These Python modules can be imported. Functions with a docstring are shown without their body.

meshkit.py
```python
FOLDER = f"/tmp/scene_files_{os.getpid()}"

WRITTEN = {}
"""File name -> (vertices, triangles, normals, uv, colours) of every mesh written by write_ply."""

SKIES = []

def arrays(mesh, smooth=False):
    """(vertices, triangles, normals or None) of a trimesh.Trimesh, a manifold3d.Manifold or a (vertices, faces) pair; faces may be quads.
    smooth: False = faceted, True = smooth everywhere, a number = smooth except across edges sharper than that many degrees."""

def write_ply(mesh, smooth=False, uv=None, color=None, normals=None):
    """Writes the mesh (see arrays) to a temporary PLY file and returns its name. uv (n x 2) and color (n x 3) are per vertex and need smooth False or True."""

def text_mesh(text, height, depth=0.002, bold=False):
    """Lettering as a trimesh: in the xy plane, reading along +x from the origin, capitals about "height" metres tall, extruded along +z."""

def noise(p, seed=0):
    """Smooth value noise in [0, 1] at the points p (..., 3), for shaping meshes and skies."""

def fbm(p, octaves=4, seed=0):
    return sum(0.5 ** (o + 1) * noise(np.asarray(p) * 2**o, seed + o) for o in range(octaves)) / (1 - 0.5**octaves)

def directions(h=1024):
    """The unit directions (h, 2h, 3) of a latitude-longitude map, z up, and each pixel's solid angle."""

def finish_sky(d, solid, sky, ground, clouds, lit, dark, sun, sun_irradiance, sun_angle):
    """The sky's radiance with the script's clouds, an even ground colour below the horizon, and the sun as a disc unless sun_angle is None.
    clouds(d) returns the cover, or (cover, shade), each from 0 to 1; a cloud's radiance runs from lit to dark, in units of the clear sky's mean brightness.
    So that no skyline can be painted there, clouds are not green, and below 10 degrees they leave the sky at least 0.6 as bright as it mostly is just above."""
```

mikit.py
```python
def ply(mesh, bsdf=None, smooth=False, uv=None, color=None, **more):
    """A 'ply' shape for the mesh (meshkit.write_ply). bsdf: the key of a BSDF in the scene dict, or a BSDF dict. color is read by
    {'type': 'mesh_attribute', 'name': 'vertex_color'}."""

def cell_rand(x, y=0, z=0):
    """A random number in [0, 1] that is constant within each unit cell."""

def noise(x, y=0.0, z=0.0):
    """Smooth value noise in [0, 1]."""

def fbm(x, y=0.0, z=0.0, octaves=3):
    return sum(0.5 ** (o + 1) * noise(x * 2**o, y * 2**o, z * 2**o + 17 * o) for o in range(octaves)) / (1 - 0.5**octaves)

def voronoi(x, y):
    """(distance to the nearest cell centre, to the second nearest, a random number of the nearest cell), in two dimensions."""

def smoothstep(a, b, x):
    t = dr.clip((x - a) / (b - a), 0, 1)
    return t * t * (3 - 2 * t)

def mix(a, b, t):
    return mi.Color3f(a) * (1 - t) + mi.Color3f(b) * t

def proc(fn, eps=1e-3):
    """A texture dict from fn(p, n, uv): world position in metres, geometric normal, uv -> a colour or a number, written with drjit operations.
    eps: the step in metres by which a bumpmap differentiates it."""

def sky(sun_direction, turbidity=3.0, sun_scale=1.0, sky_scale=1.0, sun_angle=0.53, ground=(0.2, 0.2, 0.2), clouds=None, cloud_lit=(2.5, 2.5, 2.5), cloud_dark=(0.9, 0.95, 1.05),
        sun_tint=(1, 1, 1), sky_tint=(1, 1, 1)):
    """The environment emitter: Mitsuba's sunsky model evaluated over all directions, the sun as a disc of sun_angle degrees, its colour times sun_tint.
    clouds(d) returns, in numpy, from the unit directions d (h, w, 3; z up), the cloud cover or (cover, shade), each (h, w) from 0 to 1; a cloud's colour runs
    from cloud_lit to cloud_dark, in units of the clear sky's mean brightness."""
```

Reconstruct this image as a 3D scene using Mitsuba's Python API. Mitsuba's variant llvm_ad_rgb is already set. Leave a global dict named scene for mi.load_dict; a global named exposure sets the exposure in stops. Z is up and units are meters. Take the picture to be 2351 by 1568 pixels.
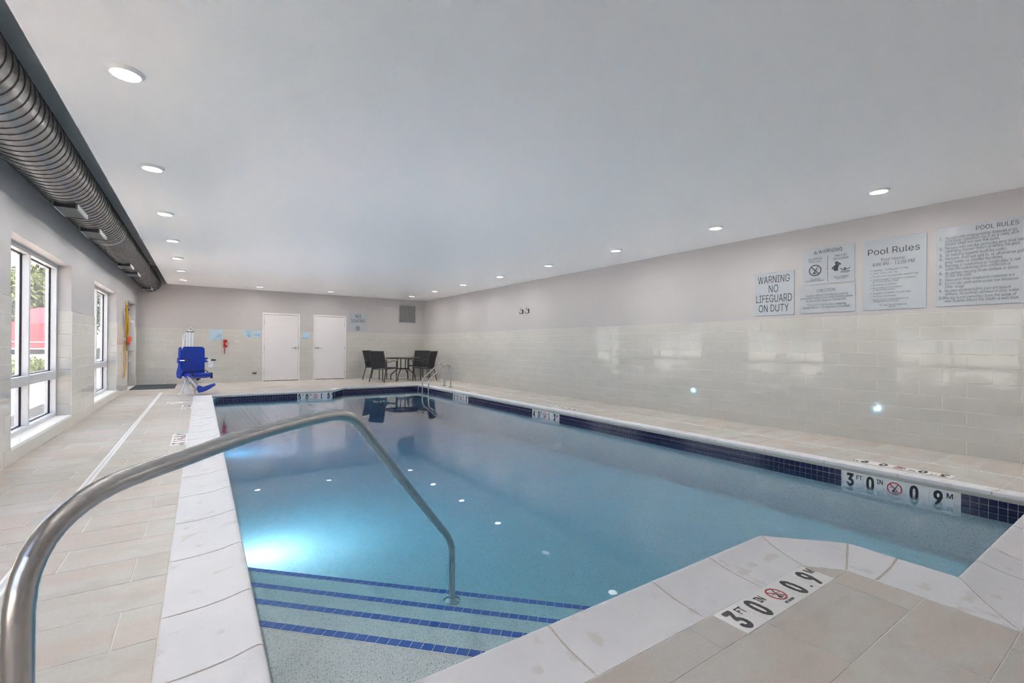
import math, random
import numpy as np, trimesh, shapely, drjit as dr, mitsuba as mi
from shapely.geometry import Polygon, LineString, Point, box as sbox
from shapely import affinity
from shapely.ops import unary_union
import mikit, meshkit
from mikit import proc, noise, fbm, voronoi, smoothstep, mix, cell_rand

T = mi.ScalarTransform4f
rng = random.Random(7)
scene, labels = {}, {}

# ------------------------------------------------------------------ camera, sky, exposure
YAW, ROLL, FPX, PPY = 0.5945, 0.0088, 1054.8, -11.41
_F = np.array([math.sin(YAW), math.cos(YAW), 0.0])
_R0, _U0 = np.array([math.cos(YAW), -math.sin(YAW), 0.0]), np.array([0, 0, 1.0])
_R = _R0 * math.cos(ROLL) + _U0 * math.sin(ROLL)
_U = -_R0 * math.sin(ROLL) + _U0 * math.cos(ROLL)
CAM = np.array([0.0, 0.0, 1.15])
_M = np.eye(4); _M[:3, 0], _M[:3, 1], _M[:3, 2], _M[:3, 3] = -_R, _U, _F, CAM
scene['camera'] = {'type': 'perspective', 'fov_axis': 'x', 'fov': 2 * math.degrees(math.atan(1175.5 / FPX)), 'near_clip': 0.05, 'far_clip': 500.0,
                   'principal_point_offset_y': PPY / 1568.0, 'to_world': T(_M)}


def cloud_cover(d):
    p = d / np.maximum(d[..., 2:3] + 0.25, 0.1)
    c = meshkit.fbm(p * 1.7, 5, 3)
    return np.clip((c - 0.36) / 0.2, 0, 1) * 0.93, np.clip((meshkit.fbm(p * 2.6 + 9, 4, 8) - 0.45) * 2.0, 0, 1) * 0.6


scene['sky'] = mikit.sky((0.26, -0.22, 0.94), turbidity=3.5, sun_scale=8.0, sky_scale=2.2, sun_tint=(0.89, 0.96, 1.11), clouds=cloud_cover, cloud_lit=(2.0, 2.05, 2.15), cloud_dark=(1.2, 1.28, 1.42), ground=(0.2, 0.2, 0.18))
LAMP = 0.74              # the ceiling lamps' beams
LENS_GLOW = 0.6          # their lenses as seen
POOL_LAMP = 215.0
exposure = 2.7

# ------------------------------------------------------------------ measures (metres; camera stands at x = y = 0)
XL, XR, YB, YF = -1.47, 6.95, 16.194, -2.4
H, HU, XE, TT, ROW = 2.828, 3.32, -0.812, 1.578, 0.1578
WL = -0.128
P_IN = [(0.205, 1.45), (2.78, 1.45), (3.11, 1.11), (3.11, 0.645), (5.2, 0.645), (5.2, 12.55), (3.12, 12.55), (2.78, 12.0), (0.205, 12.0)]
P_OUT = [(-0.128, 1.170), (2.655, 1.146), (2.79, 1.0), (2.79, 0.385), (5.53, 0.385), (5.53, 12.85), (2.97, 12.85), (2.64, 12.3), (-0.128, 12.3)]


# ------------------------------------------------------------------ helpers
def srgb(r, g, b):
    f = lambda c: c / 255 / 12.92 if c <= 10 else ((c / 255 + 0.055) / 1.055) ** 2.4
    return [f(r), f(g), f(b)]


def rgb(c):
    return {'type': 'rgb', 'value': [float(x) for x in c]}


def num(key):
    if key not in USED:
        USED.add(key); return key
    k = 1
    while f'{key}_{k:03d}' in USED:
        k += 1
    USED.add(f'{key}_{k:03d}')
    return f'{key}_{k:03d}'


USED = set()


def tag(key, label=None, cat=None, group=None, kind=None):
    d = {k: v for k, v in (('label', label), ('category', cat), ('group', group), ('kind', kind)) if v}
    labels[key] = {**labels.get(key, {}), **d}


def thing(name, label, cat, group=None, kind=None):
    key = num(name); tag(key, label, cat, group, kind); return key


def put(name, mesh, bsdf, parent=None, smooth=False, M=None, label=None, kind=None, **more):
    key = num((parent + '__' if parent else '') + name)
    d = mikit.ply(mesh, bsdf, smooth, **more) if not isinstance(mesh, dict) else dict(mesh)
    if M is not None:
        d['to_world'] = T(np.asarray(M, float))
    scene[key] = d
    if label or kind:
        tag(key, label, kind=kind)
    return key


def cat(*ms):
    ms = [m for x in ms for m in (x if isinstance(x, (list, tuple)) else [x])]
    return trimesh.util.concatenate(ms)


def bx(x0, x1, y0, y1, z0, z1):
    m = trimesh.creation.box((abs(x1 - x0), abs(y1 - y0), abs(z1 - z0)))
    m.apply_translation(((x0 + x1) / 2, (y0 + y1) / 2, (z0 + z1) / 2)); return m


def hull(pts):
    return trimesh.convex.convex_hull(np.asarray(pts, float))


def cbx(x0, x1, y0, y1, z0, z1, c=0.004):
    """box with chamfered edges"""
    x0, x1 = sorted((x0, x1)); y0, y1 = sorted((y0, y1)); z0, z1 = sorted((z0, z1))
    c = min(c, (x1 - x0) * .45, (y1 - y0) * .45, (z1 - z0) * .45)
    p = []
    for sx in (0, 1):
        for sy in (0, 1):
            for sz in (0, 1):
                X, Y, Z = (x0, x1)[sx], (y0, y1)[sy], (z0, z1)[sz]
                dx, dy, dz = (c, -c)[sx], (c, -c)[sy], (c, -c)[sz]
                p += [(X, Y + dy, Z + dz), (X + dx, Y, Z + dz), (X + dx, Y + dy, Z)]
    return hull(p)


def fillet(pts, r, n=6):
    """polyline with rounded corners (r: one radius or one per inner point)"""
    pts = [np.asarray(p, float) for p in pts]
    rs = r if isinstance(r, (list, tuple)) else [r] * (len(pts) - 2)
    out = [pts[0]]
    for a, b, c, rad in zip(pts, pts[1:], pts[2:], rs):
        u, v = (a - b), (c - b)
        lu, lv = np.linalg.norm(u), np.linalg.norm(v); u, v = u / lu, v / lv
        ang = math.acos(np.clip(u @ v, -1, 1))
        if rad <= 0 or ang > math.pi - 0.02:
            out.append(b); continue
        d = min(rad / math.tan(ang / 2), lu * 0.49, lv * 0.49)
        for t in np.linspace(0, 1, n + 1):
            out.append((1 - t) ** 2 * (b + u * d) + 2 * t * (1 - t) * b + t * t * (b + v * d))
    out.append(pts[-1])
    return np.array(out)


def tube(path, r, n=12, cap=True, flat=None):
    """swept tube along the path; r a number or one per point"""
    P = np.asarray(path, float); m = len(P)
    keep = [0] + [i for i in range(1, m) if np.linalg.norm(P[i] - P[i - 1]) > 1e-7]
    P = P[keep]; m = len(P)
    rr = np.broadcast_to(np.asarray(r, float), (len(keep),)) if np.ndim(r) == 0 else np.asarray(r, float)[keep]
    tan = np.gradient(P, axis=0); tan /= np.linalg.norm(tan, axis=1, keepdims=True)
    ref = np.array([0, 0, 1.0]) if abs(tan[0][2]) < 0.9 else np.array([1.0, 0, 0])
    u = np.cross(tan[0], ref); u /= np.linalg.norm(u)
    a = np.arange(n) * 2 * math.pi / n
    V = []
    for i in range(m):
        u = u - tan[i] * (u @ tan[i]); u /= np.linalg.norm(u)
        w = np.cross(tan[i], u)
        ring = np.cos(a)[:, None] * u + np.sin(a)[:, None] * w * (flat if flat else 1)
        V.append(P[i] + rr[i] * ring)
    V = np.vstack(V + ([P[:1], P[-1:]] if cap else []))
    F = []
    for i in range(m - 1):
        for k in range(n):
            p, q = i * n + k, i * n + (k + 1) % n
            F += [(p, q, q + n), (p, q + n, p + n)]
    if cap:
        c0, c1 = m * n, m * n + 1
        for k in range(n):
            F += [(c0, (k + 1) % n, k), (c1, (m - 1) * n + k, (m - 1) * n + (k + 1) % n)]
    return trimesh.Trimesh(V, F, process=False)


def lathe(prof, n=32):
    """(r, z) profile turned about z"""
    a = np.arange(n) * 2 * math.pi / n
    V = np.array([(r * math.cos(t), r * math.sin(t), z) for r, z in prof for t in a]); F = []
    for i in range(len(prof) - 1):
        for k in range(n):
            p, q = i * n + k, i * n + (k + 1) % n
            F += [(p, q, q + n), (p, q + n, p + n)]
    return trimesh.Trimesh(V, F, process=False)


def ext(poly, t, z0=0.0):
    ps = [g for g in getattr(poly, 'geoms', [poly]) if g.geom_type == 'Polygon' and g.area > 1e-9]
    m = cat([trimesh.creation.extrude_polygon(g, t, engine='earcut') for g in ps])
    m.apply_translation((0, 0, z0)); return m


def moved(m, M):
    m = m.copy(); m.apply_transform(np.asarray(M, float)); return m


def frame(o, x, y, z):
    M = np.eye(4); M[:3, 0], M[:3, 1], M[:3, 2], M[:3, 3] = x, y, z, o; return M


def on_right(y, z, d=0.0):   # local x -> -y, y -> z, out -> -x
    return frame((XR - d, y, z), (0, -1, 0), (0, 0, 1), (-1, 0, 0))


def on_back(x, z, d=0.0):
    return frame((x, YB - d, z), (1, 0, 0), (0, 0, 1), (0, -1, 0))


def on_left(y, z, d=0.0):
    return frame((XL + d, y, z), (0, 1, 0), (0, 0, 1), (1, 0, 0))


def rotz(a):
    c, s = math.cos(a), math.sin(a); M = np.eye(4); M[0, :2], M[1, :2] = (c, -s), (s, c); return M


def trans(x, y, z):
    M = np.eye(4); M[:3, 3] = (x, y, z); return M


def tilt(deg):
    a, b = (math.radians(rng.uniform(-deg, deg)) for _ in range(2))
    return np.array([[1, 0, b, 0], [0, 1, a, 0], [-b, -a, 1, 0], [0, 0, 0, 1.0]])


def tile_mesh(w, h, t=0.008, c=0.0012):
    """a tile centred on the origin, its face at z = 0, with a chamfered rim"""
    r = lambda k, z: [(-w / 2 + k, -h / 2 + k, z), (w / 2 - k, -h / 2 + k, z), (w / 2 - k, h / 2 - k, z), (-w / 2 + k, h / 2 - k, z)]
    V = r(0, -t) + r(0, -c) + r(c, 0); F = [(8, 9, 10), (8, 10, 11)]
    for b in (0, 4):
        for k in range(4):
            p, q = b + k, b + (k + 1) % 4
            F += [(p, q, q + 4), (p, q + 4, p + 4)]
    return trimesh.Trimesh(V, F, process=False)


def text(s, cap, x=0.0, y=0.0, align='l', width=None, depth=0.0012, bold=False):
    m = meshkit.text_mesh(s, cap, depth, bold)
    x0, x1 = m.bounds[0][0], m.bounds[1][0]
    if width:
        m.apply_transform(np.diag([width / (x1 - x0), 1, 1, 1]))
        x0, x1 = m.bounds[0][0], m.bounds[1][0]
    m.apply_translation((x - {'l': x0, 'c': (x0 + x1) / 2, 'r': x1}[align], y, 0)); return m


def exts(poly, t):
    return [ext(g, t) for g in getattr(poly, 'geoms', [poly])]


def ring(r0, r1, n=40):
    return Point(0, 0).buffer(r1, n // 4).difference(Point(0, 0).buffer(r0, n // 4))


def stroke(pts, w):
    return LineString(pts).buffer(w / 2, 3)


def no_diving_art(R):
    """(ring with slash, diver with water) as flat polygons about the origin"""
    s = R / 1.0
    sign = unary_union([ring(0.82, 1.0), stroke([(-0.62, 0.62), (0.62, -0.62)], 0.17).intersection(Point(0, 0).buffer(0.9))])
    man = unary_union([stroke([(0.42, 0.6), (0.12, 0.12), (-0.02, -0.12)], 0.13), stroke([(-0.02, -0.1), (-0.12, -0.42), (0.1, -0.5)], 0.16), Point(-0.2, -0.52).buffer(0.1),
                       stroke([(-0.12, -0.2), (-0.36, -0.5)], 0.07), stroke([(-0.62, 0.06), (-0.34, 0.14), (-0.12, 0.05)], 0.05), stroke([(0.2, 0.05), (0.45, 0.12), (0.66, 0.04)], 0.05),
                       stroke([(-0.3, -0.62), (0.32, -0.6)], 0.06)])
    return affinity.scale(sign, s, s, origin=(0, 0)), affinity.scale(man, s, s, origin=(0, 0))


# ------------------------------------------------------------------ materials
def mat(key, d, two=False):
    scene[key] = {'type': 'twosided', 'bsdf': d} if two else d


def pr(c, rough=0.5, metal=0.0, spec=0.5, **k):
    return {'type': 'principled', 'base_color': c if isinstance(c, dict) else rgb(c), 'roughness': rough, 'metallic': metal, 'specular': spec, **k}


mat('m_ceiling', pr((0.93, 0.93, 0.935), 0.34, spec=0.35), True)
mat('m_paint', pr((0.49, 0.475, 0.475), 0.42, spec=0.3), True)


def wall_tile(p, n, uv):
    c = fbm(p.x * 3, p.y * 3, p.z * 5, 2)
    return mix((0.53, 0.52, 0.485), (0.585, 0.57, 0.535), c)


mat('m_wall_tile', pr(proc(wall_tile), 0.045, spec=0.45), True)
mat('m_grout_wall', pr((0.80, 0.78, 0.74), 0.8), True)
mat('m_trim', pr((0.62, 0.61, 0.6), 0.35, 0.7), True)


def floor_tile(k):
    def fn(p, n, uv):
        a = fbm(p.x * 2.0 + 31 * k, p.y * 5.5 + 17 * k, 1.0, 4)
        b = fbm(p.x * 5 + 20 + 11 * k, p.y * 9, 5.0, 3)
        f = fbm(p.x * 170, p.y * 170, 0.0, 2)
        c = mix((0.50, 0.445, 0.405), (0.495, 0.48, 0.45), smoothstep(0.36, 0.6, a))
        c = mix(c, (0.455, 0.415, 0.375), smoothstep(0.48, 0.72, b) * 0.5)
        return c * (0.95 + 0.10 * f) * (0.885, 0.92, 0.95)[k]
    return fn


for k in range(3):
    mat(f'm_floor_tile_{k}', pr(proc(floor_tile(k)), 0.42, spec=0.45), True)
mat('m_grout_floor', pr((0.60, 0.58, 0.555), 0.85), True)


def coping_stone(p, n, uv):
    a = fbm(p.x * 5, p.y * 5, p.z * 5, 4)
    s = smoothstep(0.63, 0.78, fbm(p.x * 14 + 4, p.y * 14, p.z * 9, 4))
    pit = smoothstep(0.86, 0.92, noise(p.x * 170, p.y * 170, p.z * 170))
    c = mix((0.61, 0.61, 0.635), (0.665, 0.66, 0.675), a)
    return mix(mix(c, (0.52, 0.50, 0.47), s * 0.6), (0.42, 0.41, 0.4), pit * 0.3)


mat('m_coping', pr(proc(coping_stone), 0.55, spec=0.4), True)
mat('m_coping_joint', pr(proc(lambda p, n, uv: mix((0.36, 0.33, 0.29), (0.56, 0.53, 0.48), fbm(p.x * 220, p.y * 220, p.z * 220, 2))), 0.9), True)


def plaster(p, n, uv):
    q = p.x + p.z * 0.7
    d1, d2, r = voronoi(q * 215, p.y * 215)
    e1, e2, r2 = voronoi(q * 140 + 7, p.y * 140)
    big = fbm(p.x * 2.5, p.y * 2.5, p.z * 2.5, 3)
    c = mix((0.58, 0.555, 0.54), (0.66, 0.63, 0.61), big)
    c = mix(c, (0.36, 0.36, 0.38), dr.select((r > 0.62) & (d1 < 0.42), 0.75, 0.0))
    c = mix(c, (0.12, 0.13, 0.20), dr.select((r2 > 0.84) & (e1 < 0.30), 0.9, 0.0))
    return c


mat('m_plaster', pr(proc(plaster), 0.8, spec=0.2), True)
mat('m_navy', pr((0.008, 0.008, 0.048), 0.12, spec=0.5), True)
mat('m_nosing', pr((0.006, 0.065, 0.33), 0.2), True)
mat('m_grout_pool', pr((0.62, 0.60, 0.60), 0.8), True)
mat('m_marker', pr((0.70, 0.68, 0.67), 0.3), True)
mat('m_black', pr((0.012, 0.012, 0.016), 0.4), True)
mat('m_red_mark', pr((0.38, 0.03, 0.035), 0.4), True)
mat('m_steel', {'type': 'roughconductor', 'material': 'none', 'specular_reflectance': rgb((0.50, 0.49, 0.485)), 'alpha': 0.065, 'distribution': 'ggx'}, True)


def galv(p, n, uv):
    band = dr.floor(p.y / 0.1135)
    f = fbm(p.x * 14, p.y * 14, p.z * 14, 3)
    return mix((0.36, 0.35, 0.345), (0.56, 0.55, 0.54), 0.55 * f + 0.45 * cell_rand(band, 2, 5))


mat('m_duct', {'type': 'roughconductor', 'material': 'none', 'specular_reflectance': proc(galv), 'alpha': 0.09, 'distribution': 'ggx'}, True)
mat('m_duct_seam', pr((0.07, 0.068, 0.066), 0.7, 0.0, 0.15), True)
mat('m_dark_metal', pr((0.05, 0.05, 0.052), 0.5, 0.4), True)
mat('m_alu', pr((0.66, 0.67, 0.69), 0.38, 0.35), True)
mat('m_alu_grey', pr((0.40, 0.41, 0.42), 0.4, 0.4), True)
mat('m_gasket', pr((0.02, 0.02, 0.025), 0.6), True)
mat('m_pane', {'type': 'thindielectric', 'int_ior': 1.5})
mat('m_sill', pr((0.80, 0.79, 0.77), 0.12), True)
mat('m_door', pr((0.72, 0.70, 0.71), 0.45), True)
mat('m_satin', pr((0.42, 0.41, 0.40), 0.3, 0.9), True)
mat('m_sign', pr((0.42, 0.455, 0.49), 0.22), True)
mat('m_ink', pr((0.035, 0.037, 0.045), 0.4), True)
mat('m_sign_blue', pr((0.44, 0.60, 0.70), 0.25), True)
mat('m_ink_blue', pr((0.03, 0.075, 0.25), 0.4), True)
mat('m_lens', pr((0.8, 0.8, 0.8), 0.4), True)
mat('m_white', pr((0.80, 0.80, 0.81), 0.35), True)
mat('m_cream', pr((0.66, 0.63, 0.57), 0.4), True)
mat('m_blue', pr((0.006, 0.035, 0.34), 0.28, clearcoat=0.3), True)
mat('m_rubber', pr((0.018, 0.017, 0.02), 0.6), True)
mat('m_mat', pr(proc(lambda p, n, uv: mix((0.018, 0.021, 0.026), (0.07, 0.08, 0.085), noise(p.x * 240, p.y * 240))), 0.9), True)
mat('m_frame_dark', pr((0.045, 0.047, 0.052), 0.35, 0.3), True)
mat('m_sling', pr((0.026, 0.026, 0.032), 0.75), True)
mat('m_table', pr((0.045, 0.034, 0.030), 0.3), True)
mat('m_phone', pr((0.42, 0.02, 0.018), 0.35), True)
mat('m_yellow', pr((0.62, 0.36, 0.02), 0.6), True)
mat('m_orange', pr((0.72, 0.13, 0.05), 0.5), True)
mat('m_float', pr((0.60, 0.59, 0.60), 0.6), True)
mat('m_leaf', {'type': 'principledthin', 'base_color': proc(lambda p, n, uv: mix((0.035, 0.055, 0.018), (0.12, 0.145, 0.06), noise(p.x * 5, p.y * 5, p.z * 5))), 'roughness': 0.6, 'diff_trans': 0.7})
mat('m_bark', pr((0.10, 0.075, 0.055), 0.9), True)
mat('m_ground', pr(proc(lambda p, n, uv: mix((0.15, 0.13, 0.118), (0.28, 0.25, 0.23), fbm(p.x * 18, p.y * 18, 0, 3))), 0.95), True)
mat('m_asphalt', pr((0.12, 0.12, 0.122), 0.9), True)
mat('m_concrete', pr((0.52, 0.50, 0.46), 0.9), True)
mat('m_truck', pr((0.36, 0.025, 0.04), 0.2, clearcoat=0.6), True)
mat('m_truck_glass', pr((0.05, 0.09, 0.10), 0.08), True)
mat('m_water', {'type': 'thindielectric', 'int_ior': 1.28})
WATER_MEDIUM = {'type': 'homogeneous', 'albedo': rgb((0.0, 0.0, 0.0)), 'sigma_t': rgb((0.50, 0.15, 0.06)), 'scale': 2.0}

# ------------------------------------------------------------------ structure: floor slab, deck tiles
WT = 0.25
poly_out, poly_in = Polygon(P_OUT), Polygon(P_IN)
room = sbox(XL, YF, XR, YB)
tag('floor', 'beige tiled pool deck around the pool', kind='structure')
slab = ext(sbox(XL - WT, YF - WT, XR + WT, YB + WT).difference(poly_out.buffer(-0.02)), 0.30, -0.3022)
put('floor', slab, 'm_grout_floor')

LDX, RDX, MAT = (-0.792, -0.744, -1.2, 13.5), (6.138, 6.166, -1.2, 12.6), (-1.50, -0.535, 14.42, 16.05)
MARKERS = []   # (centre-line rectangles cut from the deck tiles)
MK = {'near': sbox(1.832, 0.994, 2.642, 1.150), 'l4': sbox(-0.288, 6.42, -0.130, 7.21), 'l5': sbox(-0.288, 9.82, -0.130, 10.61), 'r3': sbox(5.565, 1.205, 5.723, 1.965), 'r4': sbox(5.565, 6.26, 5.723, 7.05), 'r5': sbox(5.565, 9.54, 5.723, 10.33)}
cut = unary_union([poly_out.buffer(0.006, join_style=2), sbox(*[LDX[i] for i in (0, 2, 1, 3)]).buffer(0.003, join_style=2), sbox(*[RDX[i] for i in (0, 2, 1, 3)]).buffer(0.003, join_style=2),
                   sbox(MAT[0], MAT[2], MAT[1], MAT[3])] + [m.buffer(0.002, join_style=2) for m in MK.values()])
deck = room.difference(cut)


def deck_cells(area, x0, y0, px, py, off):
    x_lo, y_lo, x_hi, y_hi = area.bounds
    for j in range(math.floor((y_lo - y0) / py), math.ceil((y_hi - y0) / py)):
        xs = x0 + (off if j % 2 else 0)
        for i in range(math.floor((x_lo - xs) / px) - 1, math.ceil((x_hi - xs) / px) + 1):
            yield sbox(xs + i * px + 0.0024, y0 + j * py + 0.0024, xs + (i + 1) * px - 0.0024, y0 + (j + 1) * py - 0.0024)


cells = []
for area, args in ((sbox(XL, YF, -0.128, 12.3), (-0.275, 1.951 - 0.3024 * 1, 0.635, 0.3024, -0.3175)), (sbox(-0.128, YF, 5.53, 1.3), (1.976, 0.69, 0.627, 0.3045, 0.3135)),
                   (sbox(5.53, YF, XR, 12.3), (5.86, 1.18, 0.62, 0.2985, 0.31)), (sbox(XL, 12.3, XR, YB), (-0.275, 12.3, 0.635, 0.3024, 0.3175))):
    part = deck.intersection(area)
    for c in deck_cells(area, *args):
        g = c.intersection(part)
        for q in getattr(g, 'geoms', [g]):
            if q.geom_type == 'Polygon' and q.area > 2e-4:
                cells.append(q)


def seen(c, z=0.0):
    q = np.array([c.x, c.y, z]) - CAM
    zc = q @ _F
    if zc < 0.2:
        return False
    return abs(q @ _R / zc) < 1.13 and abs(q @ _U / zc) < 0.80


def rank(q):
    d = math.dist((q.centroid.x, q.centroid.y, 0), CAM)
    return (0 if seen(q.centroid) else 1, -q.area ** 0.5 / d ** 3)


cells.sort(key=rank)
FT, rest = 0.010, []
std = {}
for k, q in enumerate(cells):
    x0, y0, x1, y1 = q.bounds
    full = abs(q.area - (x1 - x0) * (y1 - y0)) < 1e-6
    if k < 300 and seen(q.centroid) or k < 40:
        if full:
            s = (round(x1 - x0, 4), round(y1 - y0, 4))
            if s not in std:
                std[s] = mikit.ply(tile_mesh(*s, FT))
            put('tile', {**std[s], 'bsdf': {'type': 'ref', 'id': f'm_floor_tile_{rng.randrange(3)}'}}, None, 'floor', M=trans((x0 + x1) / 2, (y0 + y1) / 2, rng.uniform(-0.0006, 0.0)) @ tilt(0.06))
        else:
            put('tile', ext(q, FT, -FT), f'm_floor_tile_{rng.randrange(3)}', 'floor')
    else:
        rest.append(ext(q, FT, -FT))
put('tile_field', cat(rest), 'm_floor_tile_1', 'floor', kind='stuff')

# ------------------------------------------------------------------ structure: walls
WIN = [(-1.88, 0.54), (2.16, 4.56), (6.17, 8.585), (10.2, 12.61)]
WZ0, WZ1, JD = 0.158, 2.19, 0.145
DOOR = (14.34, 15.94, 0.0, 2.2)
DOORS = [(1.567, 2.645), (3.052, 4.098)]
openings = [sbox(a, WZ0, b, WZ1) for a, b in WIN] + [sbox(DOOR[0], DOOR[2] - 0.01, DOOR[1], DOOR[3])]
hole = unary_union(openings)
PAINT_BACK, BED = 0.007, 0.003      # paint and grout lie this far behind the tile faces


def slab_on(poly, M, t, z0):
    return moved(ext(poly, t, z0), M)


def tile_wall(wall, region, M, joint, pitch, off, limit, order=None, bsdf='m_wall_tile'):
    """rows of tiles on a wall in its local frame; the limit largest as parts, the rest as one"""
    pcs = []
    xa, ya, xb, yb = region.bounds
    for r in range(10):
        z0, z1 = r * ROW + 0.002, (r + 1) * ROW - 0.002
        x0 = joint + (off if r % 2 else 0)
        for i in range(math.floor((xa - x0) / pitch) - 1, math.ceil((xb - x0) / pitch) + 1):
            g = sbox(x0 + i * pitch + 0.002, z0, x0 + (i + 1) * pitch - 0.002, z1).intersection(region)
            for q in getattr(g, 'geoms', [g]):
                if q.geom_type == 'Polygon' and q.area > 2e-4:
                    pcs.append(q)
    if order:
        pcs.sort(key=order)
    std, rest = {}, []
    for k, q in enumerate(pcs):
        a, b, c, d = q.bounds
        full = abs(q.area - (c - a) * (d - b)) < 1e-7
        if k < limit:
            if full:
                s = (round(c - a, 4), round(d - b, 4))
                if s not in std:
                    std[s] = mikit.ply(tile_mesh(*s, 0.006), bsdf)
                put('tile', std[s], None, wall, M=M @ trans((a + c) / 2, (b + d) / 2, rng.uniform(-0.0004, 0)) @ tilt(0.10))
            else:
                put('tile', moved(ext(q, 0.006, -0.006), M), bsdf, wall)
        else:
            rest.append(moved(ext(q, 0.006, -0.006), M))
    if rest:
        put('tile_field', cat(rest), bsdf, wall, kind='stuff')


# right wall (local x = -y from y = YB)
tag('wall_right', 'long right wall, white paint above glossy beige tiles', kind='structure')
put('wall_right', bx(XR + PAINT_BACK, XR + WT, YF - WT, YB + WT, -0.01, HU + 0.1), 'm_paint')
MR = on_right(0, 0)
put('grout_bed', bx(XR + BED, XR + 0.02, YF, YB, 0, TT), 'm_grout_wall', 'wall_right')
tile_wall('wall_right', sbox(-YB, 0.002, -YF, TT - 0.002), MR, -0.971, 0.4056, 0.2028, 300, order=lambda q: (0 if 1.15 < -q.centroid.x else 1, math.dist((XR, -q.centroid.x, q.centroid.y), CAM)))
put('edge_trim', bx(XR - 0.0015, XR + 0.012, YF, YB, TT - 0.001, TT + 0.004), 'm_trim', 'wall_right')

# back wall
tag('wall_back', 'end wall with two white doors, paint above matt beige tiles', kind='structure')
dh = unary_union([sbox(a, -1, b, 2.14) for a, b in DOORS])
put('wall_back', slab_on(sbox(XL - WT, -0.01, XR + WT, HU + 0.1).difference(dh), on_back(0, 0), WT - PAINT_BACK, -WT), 'm_paint')
put('grout_bed', slab_on(sbox(XL, 0, XR, TT).difference(dh), on_back(0, 0), 0.014, -0.017), 'm_grout_wall', 'wall_back')
tile_wall('wall_back', sbox(XL, 0.002, XR, TT - 0.002).difference(dh.buffer(0.002)), on_back(0, 0), 0.026, 0.4295, 0.163, 400)
put('edge_trim', slab_on(sbox(XL, TT - 0.001, XR, TT + 0.004).difference(dh), on_back(0, 0), 0.012, -0.011), 'm_trim', 'wall_back')
put('wall_back_core', bx(1.4, 4.3, YB + 0.12, YB + 0.2, 0, 2.2), 'm_paint', 'wall_back')

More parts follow.
